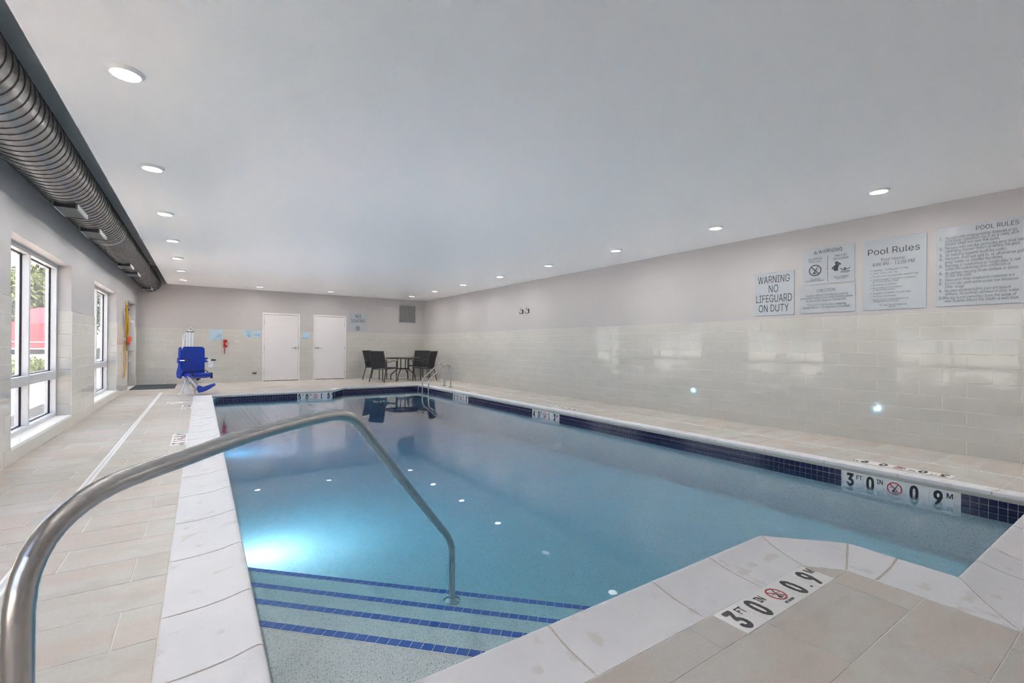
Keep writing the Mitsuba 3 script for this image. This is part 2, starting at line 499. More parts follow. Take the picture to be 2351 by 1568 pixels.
# left wall
tag('wall_left', 'left window wall, white paint above glossy beige tiles', kind='structure')
ML = on_left(0, 0)
put('wall_left', slab_on(sbox(YF - WT, -0.25, YB + WT, HU + 0.1).difference(hole), ML, WT - PAINT_BACK, -WT), 'm_paint')
put('grout_bed', slab_on(sbox(YF, 0, YB, TT).difference(hole), ML, 0.014, -0.017), 'm_grout_wall', 'wall_left')
tile_wall('wall_left', sbox(YF, 0.002, YB, TT - 0.002).difference(hole.buffer(0.004, join_style=2)), ML, 5.6, 0.4056, 0.2028, 300, order=lambda q: (0 if q.centroid.x > 5.2 else 1, q.centroid.x))
put('edge_trim', slab_on(sbox(YF, TT - 0.001, YB, TT + 0.004).difference(hole), ML, 0.012, -0.011), 'm_trim', 'wall_left')
for a, b in WIN + [DOOR[:2]]:           # tiled and plastered reveals
    z0 = WZ0 if b < 14 else 0.0
    for y, s in ((b, -1), (a, 1)):
        if y < 1 and s > 0:
            continue
        cells_j = [(r * ROW, (r + 1) * ROW) for r in range(10) if (r + 1) * ROW > z0 + 0.02]
        for za, zb in cells_j:
            za = max(za, z0)
            m = tile_mesh(JD - 0.004, zb - za - 0.0024, 0.006)
            M = frame((XL - JD / 2, y + s * 0.006, (za + zb) / 2), (1, 0, 0) if s < 0 else (-1, 0, 0), (0, 0, 1), (0, -1, 0) if s < 0 else (0, 1, 0))
            put('reveal_tile', moved(m, M), 'm_wall_tile', 'wall_left')
        put('reveal_edge', bx(XL - 0.004, XL + 0.001, y, y + s * 0.005, z0, TT + 0.003), 'm_white', 'wall_left')

# front wall behind the camera, ceiling with its recess over the duct
tag('wall_front', 'painted wall closing the room behind the camera', kind='structure')
put('wall_front', bx(XL - WT, XR + WT, YF - WT, YF, -0.01, HU + 0.1), 'm_paint')
tag('ceiling', 'smooth white ceiling, stepped up over the round duct', kind='structure')
put('ceiling', cat(bx(XE, XR + WT, YF - WT, YB + WT, H, HU + 0.15), bx(XL - WT, XE + 0.01, YF - WT, YB + WT, HU, HU + 0.15)), 'm_ceiling')

# ------------------------------------------------------------------ structure: windows and the glazed door of the left wall
XG = XL - JD          # inner face of the frames
FD = 0.11


def window(n, a, b):
    w = f'window_{n}'; USED.add(w)
    tag(w, f'tall two by two aluminium window, number {n} along the left wall', kind='structure')
    m, f = (a + b) / 2, 0.048
    zt0, zt1 = 0.665, 0.772
    x0, x1 = XG - FD, XG
    put('frame', cat(cbx(x0, x1, a, a + f, WZ0, WZ1, .002), cbx(x0, x1, b - f, b, WZ0, WZ1, .002), cbx(x0, x1, a + f, b - f, WZ1 - f, WZ1, .002), cbx(x0, x1, a + f, b - f, WZ0, WZ0 + f, .002)), 'm_alu', w)
    put('mullion', cbx(x0, x1, m - f / 2, m + f / 2, WZ0 + f, WZ1 - f, .002), 'm_alu', w)
    put('transom', cat(cbx(x0, x1, a + f, m - f / 2, zt0, zt1, .002), cbx(x0, x1, m + f / 2, b - f, zt0, zt1, .002)), 'm_alu', w)
    xm = XG - 0.062
    for (ya, yb) in ((a + f, m - f / 2), (m + f / 2, b - f)):
        for (za, zb) in ((WZ0 + f, zt0), (zt1, WZ1 - f)):
            g = 0.028
            put('glazing_bead', cat(bx(xm - .03, xm - .012, ya, ya + g, za, zb), bx(xm - .03, xm - .012, yb - g, yb, za, zb), bx(xm - .03, xm - .012, ya, yb, zb - g * .6, zb), bx(xm - .03, xm - .012, ya, yb, za, za + g * .6)), 'm_alu', w)
            put('gasket', cat(bx(xm - .012, xm + .004, ya, ya + .006, za, zb), bx(xm - .012, xm + .004, yb - .006, yb, za, zb), bx(xm - .012, xm + .004, ya, yb, zb - .008, zb), bx(xm - .012, xm + .004, ya, yb, za, za + .006)), 'm_gasket', w)
            put('pane', moved(trimesh.Trimesh([(ya, za, 0), (yb, za, 0), (yb, zb, 0), (ya, zb, 0)], [(0, 1, 2), (0, 2, 3)], process=False), frame((xm - .004, 0, 0), (0, 1, 0), (0, 0, 1), (1, 0, 0))), 'm_pane', w)
    put('sill', cbx(XL - WT + .02, XL + 0.004, a + .002, b - .002, WZ0 - 0.03, WZ0 + 0.004, .003), 'm_sill', w)


for i, (a, b) in enumerate(WIN):
    window(i + 1, a, b)

d3 = 'door_3'; USED.add(d3); tag(d3, 'grey aluminium glazed exit door at the far end of the left wall', kind='structure')
a, b, f = DOOR[0], DOOR[1], 0.05
put('frame', cat(cbx(XG - FD, XG, a, a + f, 0, DOOR[3], .002), cbx(XG - FD, XG, b - f, b, 0, DOOR[3], .002), cbx(XG - FD, XG, a + f, b - f, DOOR[3] - f, DOOR[3], .002), cbx(XG - FD, XG, a + f, b - f, 0, .02, .002)), 'm_alu_grey', d3)
da, db = b - f - 0.98, b - f
put('mullion', cbx(XG - FD, XG, da - f, da, .02, DOOR[3] - f, .002), 'm_alu_grey', d3)
lf = put('leaf', cat(cbx(XG - .075, XG - .03, da, da + .09, .02, 2.14, .002), cbx(XG - .075, XG - .03, db - .09, db, .02, 2.14, .002), cbx(XG - .075, XG - .03, da + .09, db - .09, 2.04, 2.14, .002), cbx(XG - .075, XG - .03, da + .09, db - .09, .02, .27, .002)), 'm_alu_grey', d3)
put('pane', bx(XG - .055, XG - .05, da + .09, db - .09, .27, 2.04), 'm_pane', d3)
put('pane', bx(XG - .055, XG - .05, a + f, da - f, .02, 2.15), 'm_pane', d3)
put('push_bar', cat(cbx(XG - .03, XG + .035, da + .05, db - .05, .96, 1.03, .01), cbx(XG - .03, XG + .045, da + .02, da + .12, .945, 1.045, .01)), 'm_alu', d3)

# ------------------------------------------------------------------ structure: doors of the end wall


def door(n, x0, x1, hinge_left):
    d = f'door_{n}'; USED.add(d)
    tag(d, ('white flush door hinged on its left, nearer the blue pool lift' if hinge_left else 'white flush door hinged on its right, beside the no diving sign'), kind='structure')
    f, top = 0.052, 2.14
    put('frame', cat(cbx(x0, x0 + f, YB - .018, YB + .1, 0, top, .003), cbx(x1 - f, x1, YB - .018, YB + .1, 0, top, .003), cbx(x0 + f, x1 - f, YB - .018, YB + .1, top - f, top, .003)), 'm_door', d)
    lf = put('leaf', cbx(x0 + f + .004, x1 - f - .004, YB - .004, YB + .04, .016, top - f - .005, .002), 'm_door', d)
    put('threshold_gap', bx(x0 + f, x1 - f, YB + .004, YB + .06, 0.0, .014), 'm_black', d)
    xh = x0 + f + .002 if hinge_left else x1 - f - .002
    for z in (0.24, 1.04, 1.83):
        put('hinge', tube([(xh, YB - .010, z - .055), (xh, YB - .010, z + .055)], .009, 8), 'm_satin', lf)
    xk, s = (x1 - f - .075, -1) if hinge_left else (x0 + f + .075, 1)
    rose = moved(lathe([(0, 0), (.036, 0), (.036, .006), (.026, .012), (.014, .014), (.012, .045), (0, .045)], 20), on_back(xk, 1.045, .004))
    lever = tube(fillet([(xk, YB - .045, 1.045), (xk + s * .03, YB - .055, 1.045), (xk + s * .125, YB - .05, 1.04)], .02), .010, 8)
    put('handle', cat(rose, lever), 'm_satin', lf, smooth=40)
    xs = x1 - f if hinge_left else x0 + f
    put('strike_plate', bx(xs - .006, xs + .006, YB - .021, YB + .01, 1.0, 1.09), 'm_dark_metal', d)


door(1, *DOORS[0], True)
door(2, *DOORS[1], False)
# ------------------------------------------------------------------ the pool
tag('pool_basin', 'speckled plaster swimming pool basin with diagonal corner steps', kind='structure')
PW = poly_in.buffer(0.012, join_style=2)          # the pool's wall faces
pw = np.array(PW.exterior.coords)[:-1]
if PW.exterior.is_ccw is False:
    pw = pw[::-1]


def depth_at(y):
    return -0.128 - np.interp(y, [1.4, 3.2, 7.0, 10.0, 12.6], [0.43, 0.45, 0.56, 0.68, 0.70])


fv, ff = [], []
for y0, y1 in zip([0.5, 1.4, 3.2, 7.0, 10.0], [1.4, 3.2, 7.0, 10.0, 12.7]):
    g = PW.intersection(sbox(-1, y0, 9, y1))
    for q in getattr(g, 'geoms', [g]):
        v, f = trimesh.creation.triangulate_polygon(q, engine='earcut')
        ff.append(np.asarray(f) + sum(len(x) for x in fv)); fv.append(np.c_[v, depth_at(v[:, 1])])
bottom = trimesh.Trimesh(np.vstack(fv), np.vstack(ff), process=False)
sides = []
for p, q in zip(pw, np.roll(pw, -1, axis=0)):
    n = max(1, int(np.linalg.norm(q - p) / 0.5))
    for t0, t1 in zip(np.arange(n) / n, (np.arange(n) + 1) / n):
        u, w = p + (q - p) * t0, p + (q - p) * t1
        sides.append(trimesh.Trimesh([(*u, depth_at(u[1])), (*w, depth_at(w[1])), (*w, -0.03), (*u, -0.03)], [(0, 2, 1), (0, 3, 2)], process=False))
put('pool_basin', cat(bottom, sides), 'm_plaster')

STEPS = [(2.81, 0.085), (3.231, 0.168), (3.64, 0.25), (4.09, 0.334)]
for c, d in STEPS:
    g = PW.intersection(Polygon([(-3, -3), (c + 3, -3), (-3, c + 3)])).intersection(sbox(-1, 1.3, 9, 9))
    g = max(getattr(g, 'geoms', [g]), key=lambda q: q.area)
    st = put('step', ext(g, 0.6 - d, WL - 0.6), 'm_plaster', 'pool_basin')
    # blue nosing tiles along the edge x + y = c
    w, pitch = 0.044, 0.0545
    e, nn = np.array([1, -1]) / 2 ** .5, np.array([1, 1]) / 2 ** .5
    pa = np.array([0.197, c - 0.197]); L = (c - 1.442 - 0.197) * 2 ** .5
    tm, fm = mikit.ply(tile_mesh(pitch - .003, w, .004, .0008), 'm_nosing'), mikit.ply(tile_mesh(pitch - .003, w, .004, .0008), 'm_nosing')
    ex = (*e, 0.0)
    gr = []
    for k in range(int(L / pitch)):
        o = pa + e * (k + .5) * pitch - nn * (w / 2 - .002)
        put('nosing_tile', tm, None, st, M=frame((*o, WL - d + .004), ex, (-e[1], e[0], 0), (0, 0, 1)))
    m0, m1 = pa - nn * (w + .001), pa + e * L + nn * .001
    put('nosing_grout', hull([(*(pa - nn * (w + .003)), WL - d + .0025), (*(pa + e * L - nn * (w + .003)), WL - d + .0025), (*pa, WL - d + .0025), (*(pa + e * L), WL - d + .0025),
                              (*pa, WL - d - .01), (*(pa + e * L), WL - d - .01), (*(pa - nn * (w + .003)), WL - d - .01), (*(pa + e * L - nn * (w + .003)), WL - d - .01)]), 'm_grout_pool', st)

# waterline: three rows of small navy tiles under the coping on every side
WM = {'right': [(1.10, 1.90), (6.24, 6.99), (9.51, 10.28)]}      # gaps on the right wall (by y) and the end wall (by x) for the depth tiles
band_rest, band_new, beds = [], [], []
SP = 0.0535
nav = mikit.ply(tile_mesh(SP - .0035, SP - .0035, .005, .0008), 'm_navy')
nav_m = tile_mesh(SP - .0035, SP - .0035, .005, .0008)
edges = list(zip(pw, np.roll(pw, -1, axis=0)))
for p, q in edges:
    L = np.linalg.norm(q - p); e = (q - p) / L; inn = np.array([-e[1], e[0]])     # ccw: the water lies on the left
    beds.append(moved(bx(0, L, -.19, -.03, -.01, .004), frame((*p, 0), (*e, 0), (0, 0, 1), (*inn, 0))) if False else hull([(*(p + inn * .003), -.03), (*(q + inn * .003), -.03), (*(p + inn * .003), -.1915), (*(q + inn * .003), -.1915), (*(p - inn * .01), -.03), (*(q - inn * .01), -.1915), (*(p - inn * .01), -.1915), (*(q - inn * .01), -.03)]))
    right, far = abs(p[0] - q[0]) < 1e-6 and p[0] > 5, abs(p[1] - q[1]) < 1e-6 and 11.9 < p[1] < 12.1
    for k in range(int(L / SP)):
        o = p + e * (k + .5) * SP
        if right and any(g0 - .02 < o[1] < g1 + .02 for g0, g1 in WM['right']) or far and 1.90 < o[0] < 2.735:
            continue
        for r in range(3):
            M = frame((*(o + inn * .008), -.03 - (r + .5) * SP), (*e, 0), (0, 0, 1), (*inn, 0))
            M[:3, 2] = (*inn, 0)
            if np.linalg.det(M[:3, :3]) < 0:
                M[:3, 0] *= -1
            (band_new if right and o[1] < 6.3 and o[1] > 0.9 and r < 3 else band_rest).append(M)
band_new.sort(key=lambda M: M[1, 3])
for M in band_new[:285]:
    put('waterline_tile', nav, None, 'pool_basin', M=M)
put('waterline_tile_band', cat([moved(nav_m, M) for M in band_rest + band_new[285:]]), 'm_navy', 'pool_basin', kind='stuff')
put('waterline_grout', cat(beds), 'm_grout_pool', 'pool_basin')

# water: a closed body, its top with faint ripples
tag('pool_water', 'still clear blue pool water', kind='structure')
gx, gy = np.arange(0.19, 5.22, 0.045), np.arange(0.62, 12.58, 0.045)
X, Y = np.meshgrid(gx, gy, indexing='ij')
Z = WL + 0.0011 * (meshkit.fbm(np.stack([X * 1.3, Y * 1.3, X * 0], -1), 2, 4) - .5) + 0.0004 * (meshkit.noise(np.stack([X * 4 + 9, Y * 4, X * 0], -1), 6) - .5)
nx, ny = X.shape
V = np.stack([X, Y, Z], -1).reshape(-1, 3)
keep = shapely.contains_xy(poly_in.buffer(.06, join_style=2), V[:, 0], V[:, 1]).reshape(nx, ny)
idx = np.arange(nx * ny).reshape(nx, ny)
ok = keep[:-1, :-1] & keep[1:, :-1] & keep[:-1, 1:] & keep[1:, 1:]
q00, q10, q01, q11 = idx[:-1, :-1][ok], idx[1:, :-1][ok], idx[:-1, 1:][ok], idx[1:, 1:][ok]
top = np.vstack([np.c_[q00, q10, q11], np.c_[q00, q11, q01]])
edge = np.vstack([top[:, [0, 1]], top[:, [1, 2]], top[:, [2, 0]]])
es = {tuple(x) for x in edge}
rim = [x for x in es if (x[1], x[0]) not in es]
nV = len(V)
V2 = V.copy(); V2[:, 2] = -1.9
F = [top, top[:, ::-1] + nV] + [np.array([(b, a, a + nV), (b, a + nV, b + nV)]) for a, b in rim]
wm = trimesh.Trimesh(np.vstack([V, V2]), np.vstack(F), process=False); wm.remove_unreferenced_vertices()
put('pool_water', wm, 'm_water', smooth=35)
scene['pool_water']['interior'] = WATER_MEDIUM

# coping: cast stones with a lip that rises to a rounded edge
PROF = [(0, 0), (.28, .0025), (.5, .008), (.68, .016), (.82, .027), (.90, .033), (.945, .0345), (.975, .031), (.992, .021), (1.0, .004), (.996, -.012), (.982, -.024), (.955, -.031), (.55, -.034), (0, -.034)]
JOINTS = {0: [0.552, 1.158, 1.79, 2.25], 1: [], 2: [0.875], 3: [3.42, 3.715, 4.3, 4.9], 4: [0.884 + 0.592 * k for k in range(20)], 5: [4.6, 4.0, 3.4], 6: [], 7: [2.2, 1.6, 0.95], 8: [11.45, 10.85, 10.25, 9.65, 9.043, 8.40, 7.79, 7.23, 6.68, 6.07, 5.45, 4.84, 4.22, 3.61, 3.0, 2.401, 1.935]}
tag('pool_coping', 'rim of pale cast stone copings around the pool', 'coping', kind='structure')


def coping_piece(i0, i1, o0, o1, drop=0.0):
    n = len(PROF); V = []
    for a, b in ((o0, i0), (o1, i1)):
        for w, z in PROF:
            p = a + (b - a) * w; V.append((*p, z - drop))
    F = []
    for k in range(n):
        j = (k + 1) % n
        F += [(k, k + n, j + n), (k, j + n, j)]
    capf = Polygon(PROF); v, f = trimesh.creation.triangulate_polygon(capf, engine='earcut')
    lut = [int(np.argmin([(x - a) ** 2 + (y - b) ** 2 for a, b in PROF])) for x, y in v]
    for t in f:
        t = [lut[k] for k in t]; F += [tuple(t[::-1]), tuple(k + n for k in t)]
    m = trimesh.Trimesh(V, F, process=False); trimesh.repair.fix_normals(m); return m


pin, pout = np.array(P_IN), np.array(P_OUT)
bed = []
GAP = 0.0055
for i in range(9):
    j = (i + 1) % 9
    A, B, C, D = pin[i], pin[j], pout[i], pout[j]
    ax = 0 if abs(B - A)[0] > abs(B - A)[1] else 1
    e = (B - A) / np.linalg.norm(B - A)

    def at(P, Q, s):      # the point on PQ whose distance along e equals s, held between its ends
        t = np.clip((s - P @ e) / ((Q - P) @ e), 0, 1); return P + (Q - P) * t
    s0, s1 = A @ e, B @ e
    cuts = sorted(x * np.sign(e[ax]) if abs(e[ax]) > .99 else x for x in JOINTS[i])
    cuts = [c for c in cuts if min(s0, C @ e) + .05 < c < max(s1, D @ e) - .05]
    lo = [None] + cuts; hi = cuts + [None]
    for a, b in zip(lo, hi):
        ia, oa = (A + e * GAP, C + e * GAP) if a is None else (at(A, B, a + GAP), at(C, D, a + GAP))
        ib, ob = (B - e * GAP, D - e * GAP) if b is None else (at(A, B, b - GAP), at(C, D, b - GAP))
        put('coping_stone', coping_piece(ia, ib, oa, ob), 'm_coping', 'pool_coping', smooth=28)
    bed.append(coping_piece(A, B, C, D, 0.003))
put('joint_mortar', cat(bed), 'm_coping_joint', 'pool_coping', smooth=28)

# underwater lamps in the left pool wall
for k, y in enumerate((4.3, 9.35)):
    t = thing('pool_light', 'round underwater lamp in the pool wall, ' + ('near the steps' if k == 0 else 'near the pool lift'), 'pool light')
    Ml = frame((0.200, y, -0.285), (-.26, .966, 0), (0, 0, 1), (.966, .26, 0))
    put('bezel', moved(lathe([(.067, 0), (.105, 0), (.105, .010), (.09, .014), (.067, .010), (.067, 0)], 32), Ml), 'm_steel', t, smooth=40)
    lens = moved(lathe([(.068, .008), (.055, .016), (.028, .021), (.0, .022)], 32), Ml)
    kk = put('lens', lens, 'm_lens', t)
    scene[kk]['emitter'] = {'type': 'area', 'radiance': rgb(np.array([1.32, 0.88, 0.86]) * POOL_LAMP * (0.75 if k == 0 else 0.7)), 'sampling_weight': 16.0}
# ------------------------------------------------------------------ depth markers


def marker(label, M, parts, w=0.158, n=5, floor=False, group=None):
    """a row of five white tiles with numerals; local x reads along the row, y up, z out"""
    t = thing('depth_marker', label, 'depth marker', group)
    h = 0.154 if floor else 0.150
    tm = mikit.ply(tile_mesh(w - .0025, h, .006, .0008), 'm_marker')
    for i, (big, small) in enumerate(parts):
        tk = put('tile', tm, None, t, M=M @ trans((i + .5) * w, h / 2, .0015))
        art = []
        if big == '@':
            red, man = no_diving_art(.047 if floor else .056)
            Mt = M @ trans((i + .5) * w, h / 2 + (.012 if floor else 0), .0016)
            put('prohibition_ring', moved(ext(red, .0009), Mt @ trans(0, 0, .0004)), 'm_red_mark', tk)
            put('diver', moved(ext(man, .0008), Mt), 'm_black', tk)
            if floor:
                put('lettering', moved(text('NO DIVING', .012, 0, 0, 'c', .075, .0008, True), M @ trans((i + .5) * w, .022, .0016)), 'm_black', tk)
            continue
        hasdot = big.endswith('.')
        d = big.rstrip('.')
        if d:
            art += [text(d, .112, (i + .36) * w + dx, .020 + dy, 'c', .026 if d == '1' else .054, .0008, True) for dx, dy in ((-.004, 0), (.004, 0), (0, .003), (0, -.003), (0, 0))]
        if hasdot:
            art.append(ext(Point((i + .86) * w, .03).buffer(.007), .0008))
        if small:
            art.append(text(small, .042 if len(small) < 2 else .040, (i + .82) * w, .088, 'c', .040 if len(small) < 2 else .046, .0008, True))
        put('numeral', moved(cat(art), M @ trans(0, 0, .0016)), 'm_black', tk)
    return t


def depth(ft, m1, m2):
    return [(ft, 'FT'), ('0', 'IN'), ('@', ''), (m1, ''), (m2, 'M')]


fl = lambda x, y, xd: frame((x, y, 0), *xd)
UPY = ((1, 0, 0), (0, 1, 0), (0, 0, 1)); UPX = ((0, -1, 0), (1, 0, 0), (0, 0, 1)); UPMX = ((0, 1, 0), (-1, 0, 0), (0, 0, 1))
marker('largest white tile depth marker, 3 FT 0 IN, in the floor in front', fl(1.834, 0.995, UPY) , depth('3', '0.', '9'), .1614, floor=True)
marker('white tile depth marker 4 FT set in the floor left of the pool', fl(-0.285, 7.21, UPX), depth('4', '1', '2'), floor=True)
marker('white tile depth marker 5 FT set in the floor by the blue pool lift', fl(-0.285, 10.61, UPX), depth('5', '1', '5'), floor=True)
marker('white tile depth marker 3 FT upside down in the deck below the rules signs', fl(5.719, 1.206, UPMX), depth('3', '0', '9'), .1515, floor=True)
marker('white tile depth marker 4 FT upside down in the deck under the glossy wall', fl(5.719, 6.26, UPMX), depth('4', '1', '3'), floor=True)
marker('white tile depth marker 5 FT upside down in the deck near the steel ladder', fl(5.719, 9.54, UPMX), depth('5', '1', '5'), floor=True)
xw = 5.212 - .004
wallm = lambda y: frame((xw, y, -.182), (0, -1, 0), (0, 0, 1), (-1, 0, 0))
marker('waterline depth marker 3 FT 0 IN 0 9 M with red ring, at the notch', wallm(1.90), depth('3', '0', '9'), .160)
marker('waterline depth marker 4 FT 0 IN 1 3 M midway along the pool wall', wallm(6.99), depth('4', '1', '3'), .150)
marker('waterline depth marker 5 FT 0 IN on the long wall beside the steel ladder', wallm(10.28), depth('5', '1', '5'), .153)
marker('waterline depth marker 5 FT 1 5 M on the end wall of the pool', frame((1.905, 12.008, -.182), (1, 0, 0), (0, 0, 1), (0, -1, 0)), depth('5', '1', '5'), .166)

# ------------------------------------------------------------------ handrail, ladder
ro = np.array([-0.125, 1.165]); rd = np.array([1, 1]) / 2 ** .5
RAIL = [(-.162, 0.0), (-.162, .40), (-.162, .66), (-.1615, .71), (-.157, .755), (-.143, .798), (-.115, .836), (-.074, .863), (-.022, .880), (.042, .888), (.131, .8945), (.252, .904), (.406, .910), (.561, .911), (.690, .907),
        (.760, .900), (.815, .886), (.865, .862), (.915, .826), (1.0, .757), (1.18, .608), (1.485, .362), (1.816, .098), (1.93, .006), (1.985, -.045), (2.025, -.095), (2.045, -.150), (2.05, -.22), (2.05, -.465)]
from scipy.interpolate import CubicSpline
rs = np.array(RAIL); tt = np.r_[0, np.cumsum(np.linalg.norm(np.diff(rs, axis=0), axis=1))]
from scipy.interpolate import PchipInterpolator
tq = np.unique(np.r_[np.linspace(0, tt[-1], 150), tt])
sz = np.c_[PchipInterpolator(tt, rs[:, 0])(tq), PchipInterpolator(tt, rs[:, 1])(tq)]
path = np.c_[ro + sz[:, :1] * rd, sz[:, 1]]
t = thing('handrail', 'brushed steel pool handrail over the corner steps in front', 'handrail')
put('rail', tube(path, .0195, 28), 'm_steel', t, smooth=40)
esc = lathe([(0, .022), (.024, .022), (.028, .018), (.055, .004), (.055, 0), (0, 0)], 28)
put('escutcheon', moved(esc, trans(*(ro + rd * -.162), 0.001)), 'm_steel', t, smooth=30)
put('escutcheon', moved(esc, trans(*(ro + rd * 2.05), WL - .334)), 'm_steel', t, smooth=30)

t = thing('pool_ladder', 'steel pool ladder with two hooped rails by the dark patio table', 'ladder')
for y in (11.985, 11.57):
    p = fillet([(5.765, y, 0.0), (5.765, y, .56), (5.61, y, .66), (5.13, y, .245), (5.105, y, .12), (5.105, y, -1.05)], [.09, .10, .07, .1], 8)
    rk = put('rail', tube(p, .0195, 14), 'm_steel', t, smooth=40)
    put('escutcheon', moved(esc, trans(5.765, y, .001)), 'm_steel', rk, smooth=30)
for z in (-.42, -.70, -.98):
    put('tread', cbx(5.07, 5.14, 11.57, 11.985, z - .012, z + .012, .004), 'm_steel', t)

# ------------------------------------------------------------------ signs
def sign(name, label, M, w, h, sheet, ink, art, catg='sign', group=None):
    t = thing(name, label, catg, group)
    put('plate', moved(cbx(0, w, 0, h, 0, .006, .0015), M), sheet, t)
    for m in art:
        put('lettering', moved(m, M @ trans(0, 0, .0055)), ink, t)
    scr = moved(trimesh.creation.cylinder(.004, .003, sections=8), trans(0, 0, .007))
    for x, y in [(x, y) for x in (.03, w - .03) for y in (.035, h - .035)] if w > .5 else []:
        put('screw', moved(scr, M @ trans(x, y, 0)), 'm_satin', t)
    return t


tx = text
W1 = [tx('WARNING', .105, .046, .478, 'l', .452), tx('NO', .108, .207, .340, 'l', .135), tx('LIFEGUARD', .110, .023, .196, 'l', .507), tx('ON DUTY', .104, .064, .056, 'l', .426)]
sign('lifeguard_sign', 'pale grey sign reading WARNING NO LIFEGUARD ON DUTY on the long wall', on_right(3.715, 1.64, -.003), .56, .628, 'm_sign', 'm_ink', W1)

tri = Polygon([(.129, .416), (.180, .416), (.1545, .461)]); tri = tri.difference(tri.buffer(-.005))
ndr, ndm = no_diving_art(.078)
fig = unary_union([Polygon([(.381, .158), (.426, .157), (.427, .200), (.437, .216), (.425, .238), (.404, .243), (.386, .232), (.376, .205)]), Point(.409, .262).buffer(.021), stroke([(.425, .236), (.456, .243), (.418, .270)], .014),
                   stroke([(.388, .230), (.358, .198), (.384, .178)], .014), Point(.505, .181).buffer(.012), Polygon([(.492, .157), (.518, .157), (.516, .172), (.494, .172)]),
                   stroke([(.497, .165), (.47, .170), (.453, .184)], .009), stroke([(.513, .165), (.54, .172), (.562, .184)], .009)])
wav = lambda y: stroke([(.461 + .0955 * k / 12, y + .004 * math.sin(k * math.pi / 2)) for k in range(13)], .006)
W2 = [ext(tri, .0012), ext(sbox(.1525, .428, .1565, .446), .0012), tx('WARNING', .047, .191, .417, 'l', .281), tx('NO DIVING!', .030, .068, .335, 'l', .168), tx('Shallow water.', .021, .071, .306, 'l', .158),
      *exts(affinity.translate(ndr, .153, .195), .0012), *exts(affinity.translate(ndm, .153, .195), .0012), tx('You can be', .021, .093, .070, 'l', .124), tx('permanently injured.', .021, .041, .046, 'l', .224),
      ext(sbox(.3025, .03, .3075, .369), .0012), tx('PREVENT', .027, .391, .343, 'l', .133), tx('DROWNING', .028, .372, .304, 'l', .173), *exts(unary_union([fig, wav(.146), wav(.130)]), .0012),
      tx('Watch children', .021, .379, .068, 'l', .166), tx('at all times.', .021, .400, .046, 'l', .123)]
sign('warning_sign', 'pale grey WARNING sign with no diving and prevent drowning pictograms', on_right(3.042, 2.03, -.003), .612, .488, 'm_sign', 'm_ink', W2)

W3 = [tx('CAUTION', .039, .215, .283, 'l', .216), tx('Young children should not use the', .027, .072, .229, 'l', .507), tx('pool when the normal water temperature', .027, .017, .195, 'l', .617), tx('is above 86 degrees Fahrenheit.', .027, .087, .158, 'l', .474),
      tx("This pool's maximum operating", .027, .097, .099, 'l', .460), tx('temperature is 82 degrees Fahrenheit.', .027, .041, .063, 'l', .568)]
sign('caution_sign', 'pale grey CAUTION sign below the warning sign with pictograms', on_right(3.079, 1.643, -.003), .655, .368, 'm_sign', 'm_ink', W3)

RUL = [('Warning - no lifeguard on duty.', .483, 0), ('Swim at your own risk.', .446, 0), ('Pool for use by registered guests only.', .407, 0), ('Children under 18 must be accompanied', .365, 0), ('by a responsible adult.', .342, 1), ('No diving or jumping.', .303, 0), ('No running or horseplay in', .264, 0),
       ('or around pool area.', .239, 1), ('No glass containers in pool area.', .198, 0), ('No pets in pool area.', .161, 0), ('Report any unsafe conditions to', .119, 0), ('management immediately.', .098, 1)]
W4 = [tx('Pool Rules', .075, .047, .686, 'l', .505), tx('Pool Hours:', .036, .185, .600, 'l', .233), tx('8:00 AM - 11:00 PM', .041, .098, .545, 'l', .406), tx('In Case of an Emergency', .020, .172, .049, 'l', .265), tx('Call 911', .020, .265, .026, 'l', .070)]
for s, y, sub in RUL:
    W4.append(tx(s, .0195, .102, y, 'l', .0113 * len(s)))
    if not sub:
        W4.append(ext(Point(.079, y + .007).buffer(.0045), .0012))
sign('pool_rules_sign', 'pale grey Pool Rules sign with pool hours 8:00 AM to 11:00 PM', on_right(2.336, 1.642, -.003), .614, .875, 'm_sign', 'm_ink', W4)

R5 = [('1.', 'Persons with communicable diseases or an', .751), ('', 'infectious condition such as a cold, skin', .717), ('', 'blister shall not use the pool.', .681), ('2.', 'Persons who use the swimming pool shall take a', .638), ('', 'cleansing shower before entering the pool.', .603),
      ('3.', 'All bathing apparel shall be clean.', .560), ('4.', 'Persons shall not spit in, or otherwise pollute,', .519), ('', 'pool water or related facilities.', .480), ('5.', 'Running or boisterous or rough play is not', .439), ('', 'within the swimming pool enclosure or', .402),
      ('6.', 'No person wearing street clothes or shoes', .358), ('', 'to use the pool.', .325), ('7.', 'Glass and other breakable materials are', .281), ('8.', 'Do not use pool while under the influence', .240), ('', 'other drugs.', .203), ('9.', 'No pets allowed within pool enclosure', .159),
      ('', 'animals. No animals allowed in pool water.', .123), ('10.', 'Diving is not permitted from the edge of', .080), ('', 'any location where the depth is less than', .044)]
W5 = [tx('POOL RULES', .045, .321, .809, 'l', .318)]
for n, s, y in R5:
    W5.append(tx(s, .031, .0745, y, 'l', .01372 * len(s)))
    if n:
        W5.append(tx(n, .031, .023, y, 'l'))
sign('long_rules_sign', 'largest pale grey sign, headed POOL RULES with ten numbered rules', on_right(1.636, 1.645, -.003), .96, .885, 'm_sign', 'm_ink', W5)

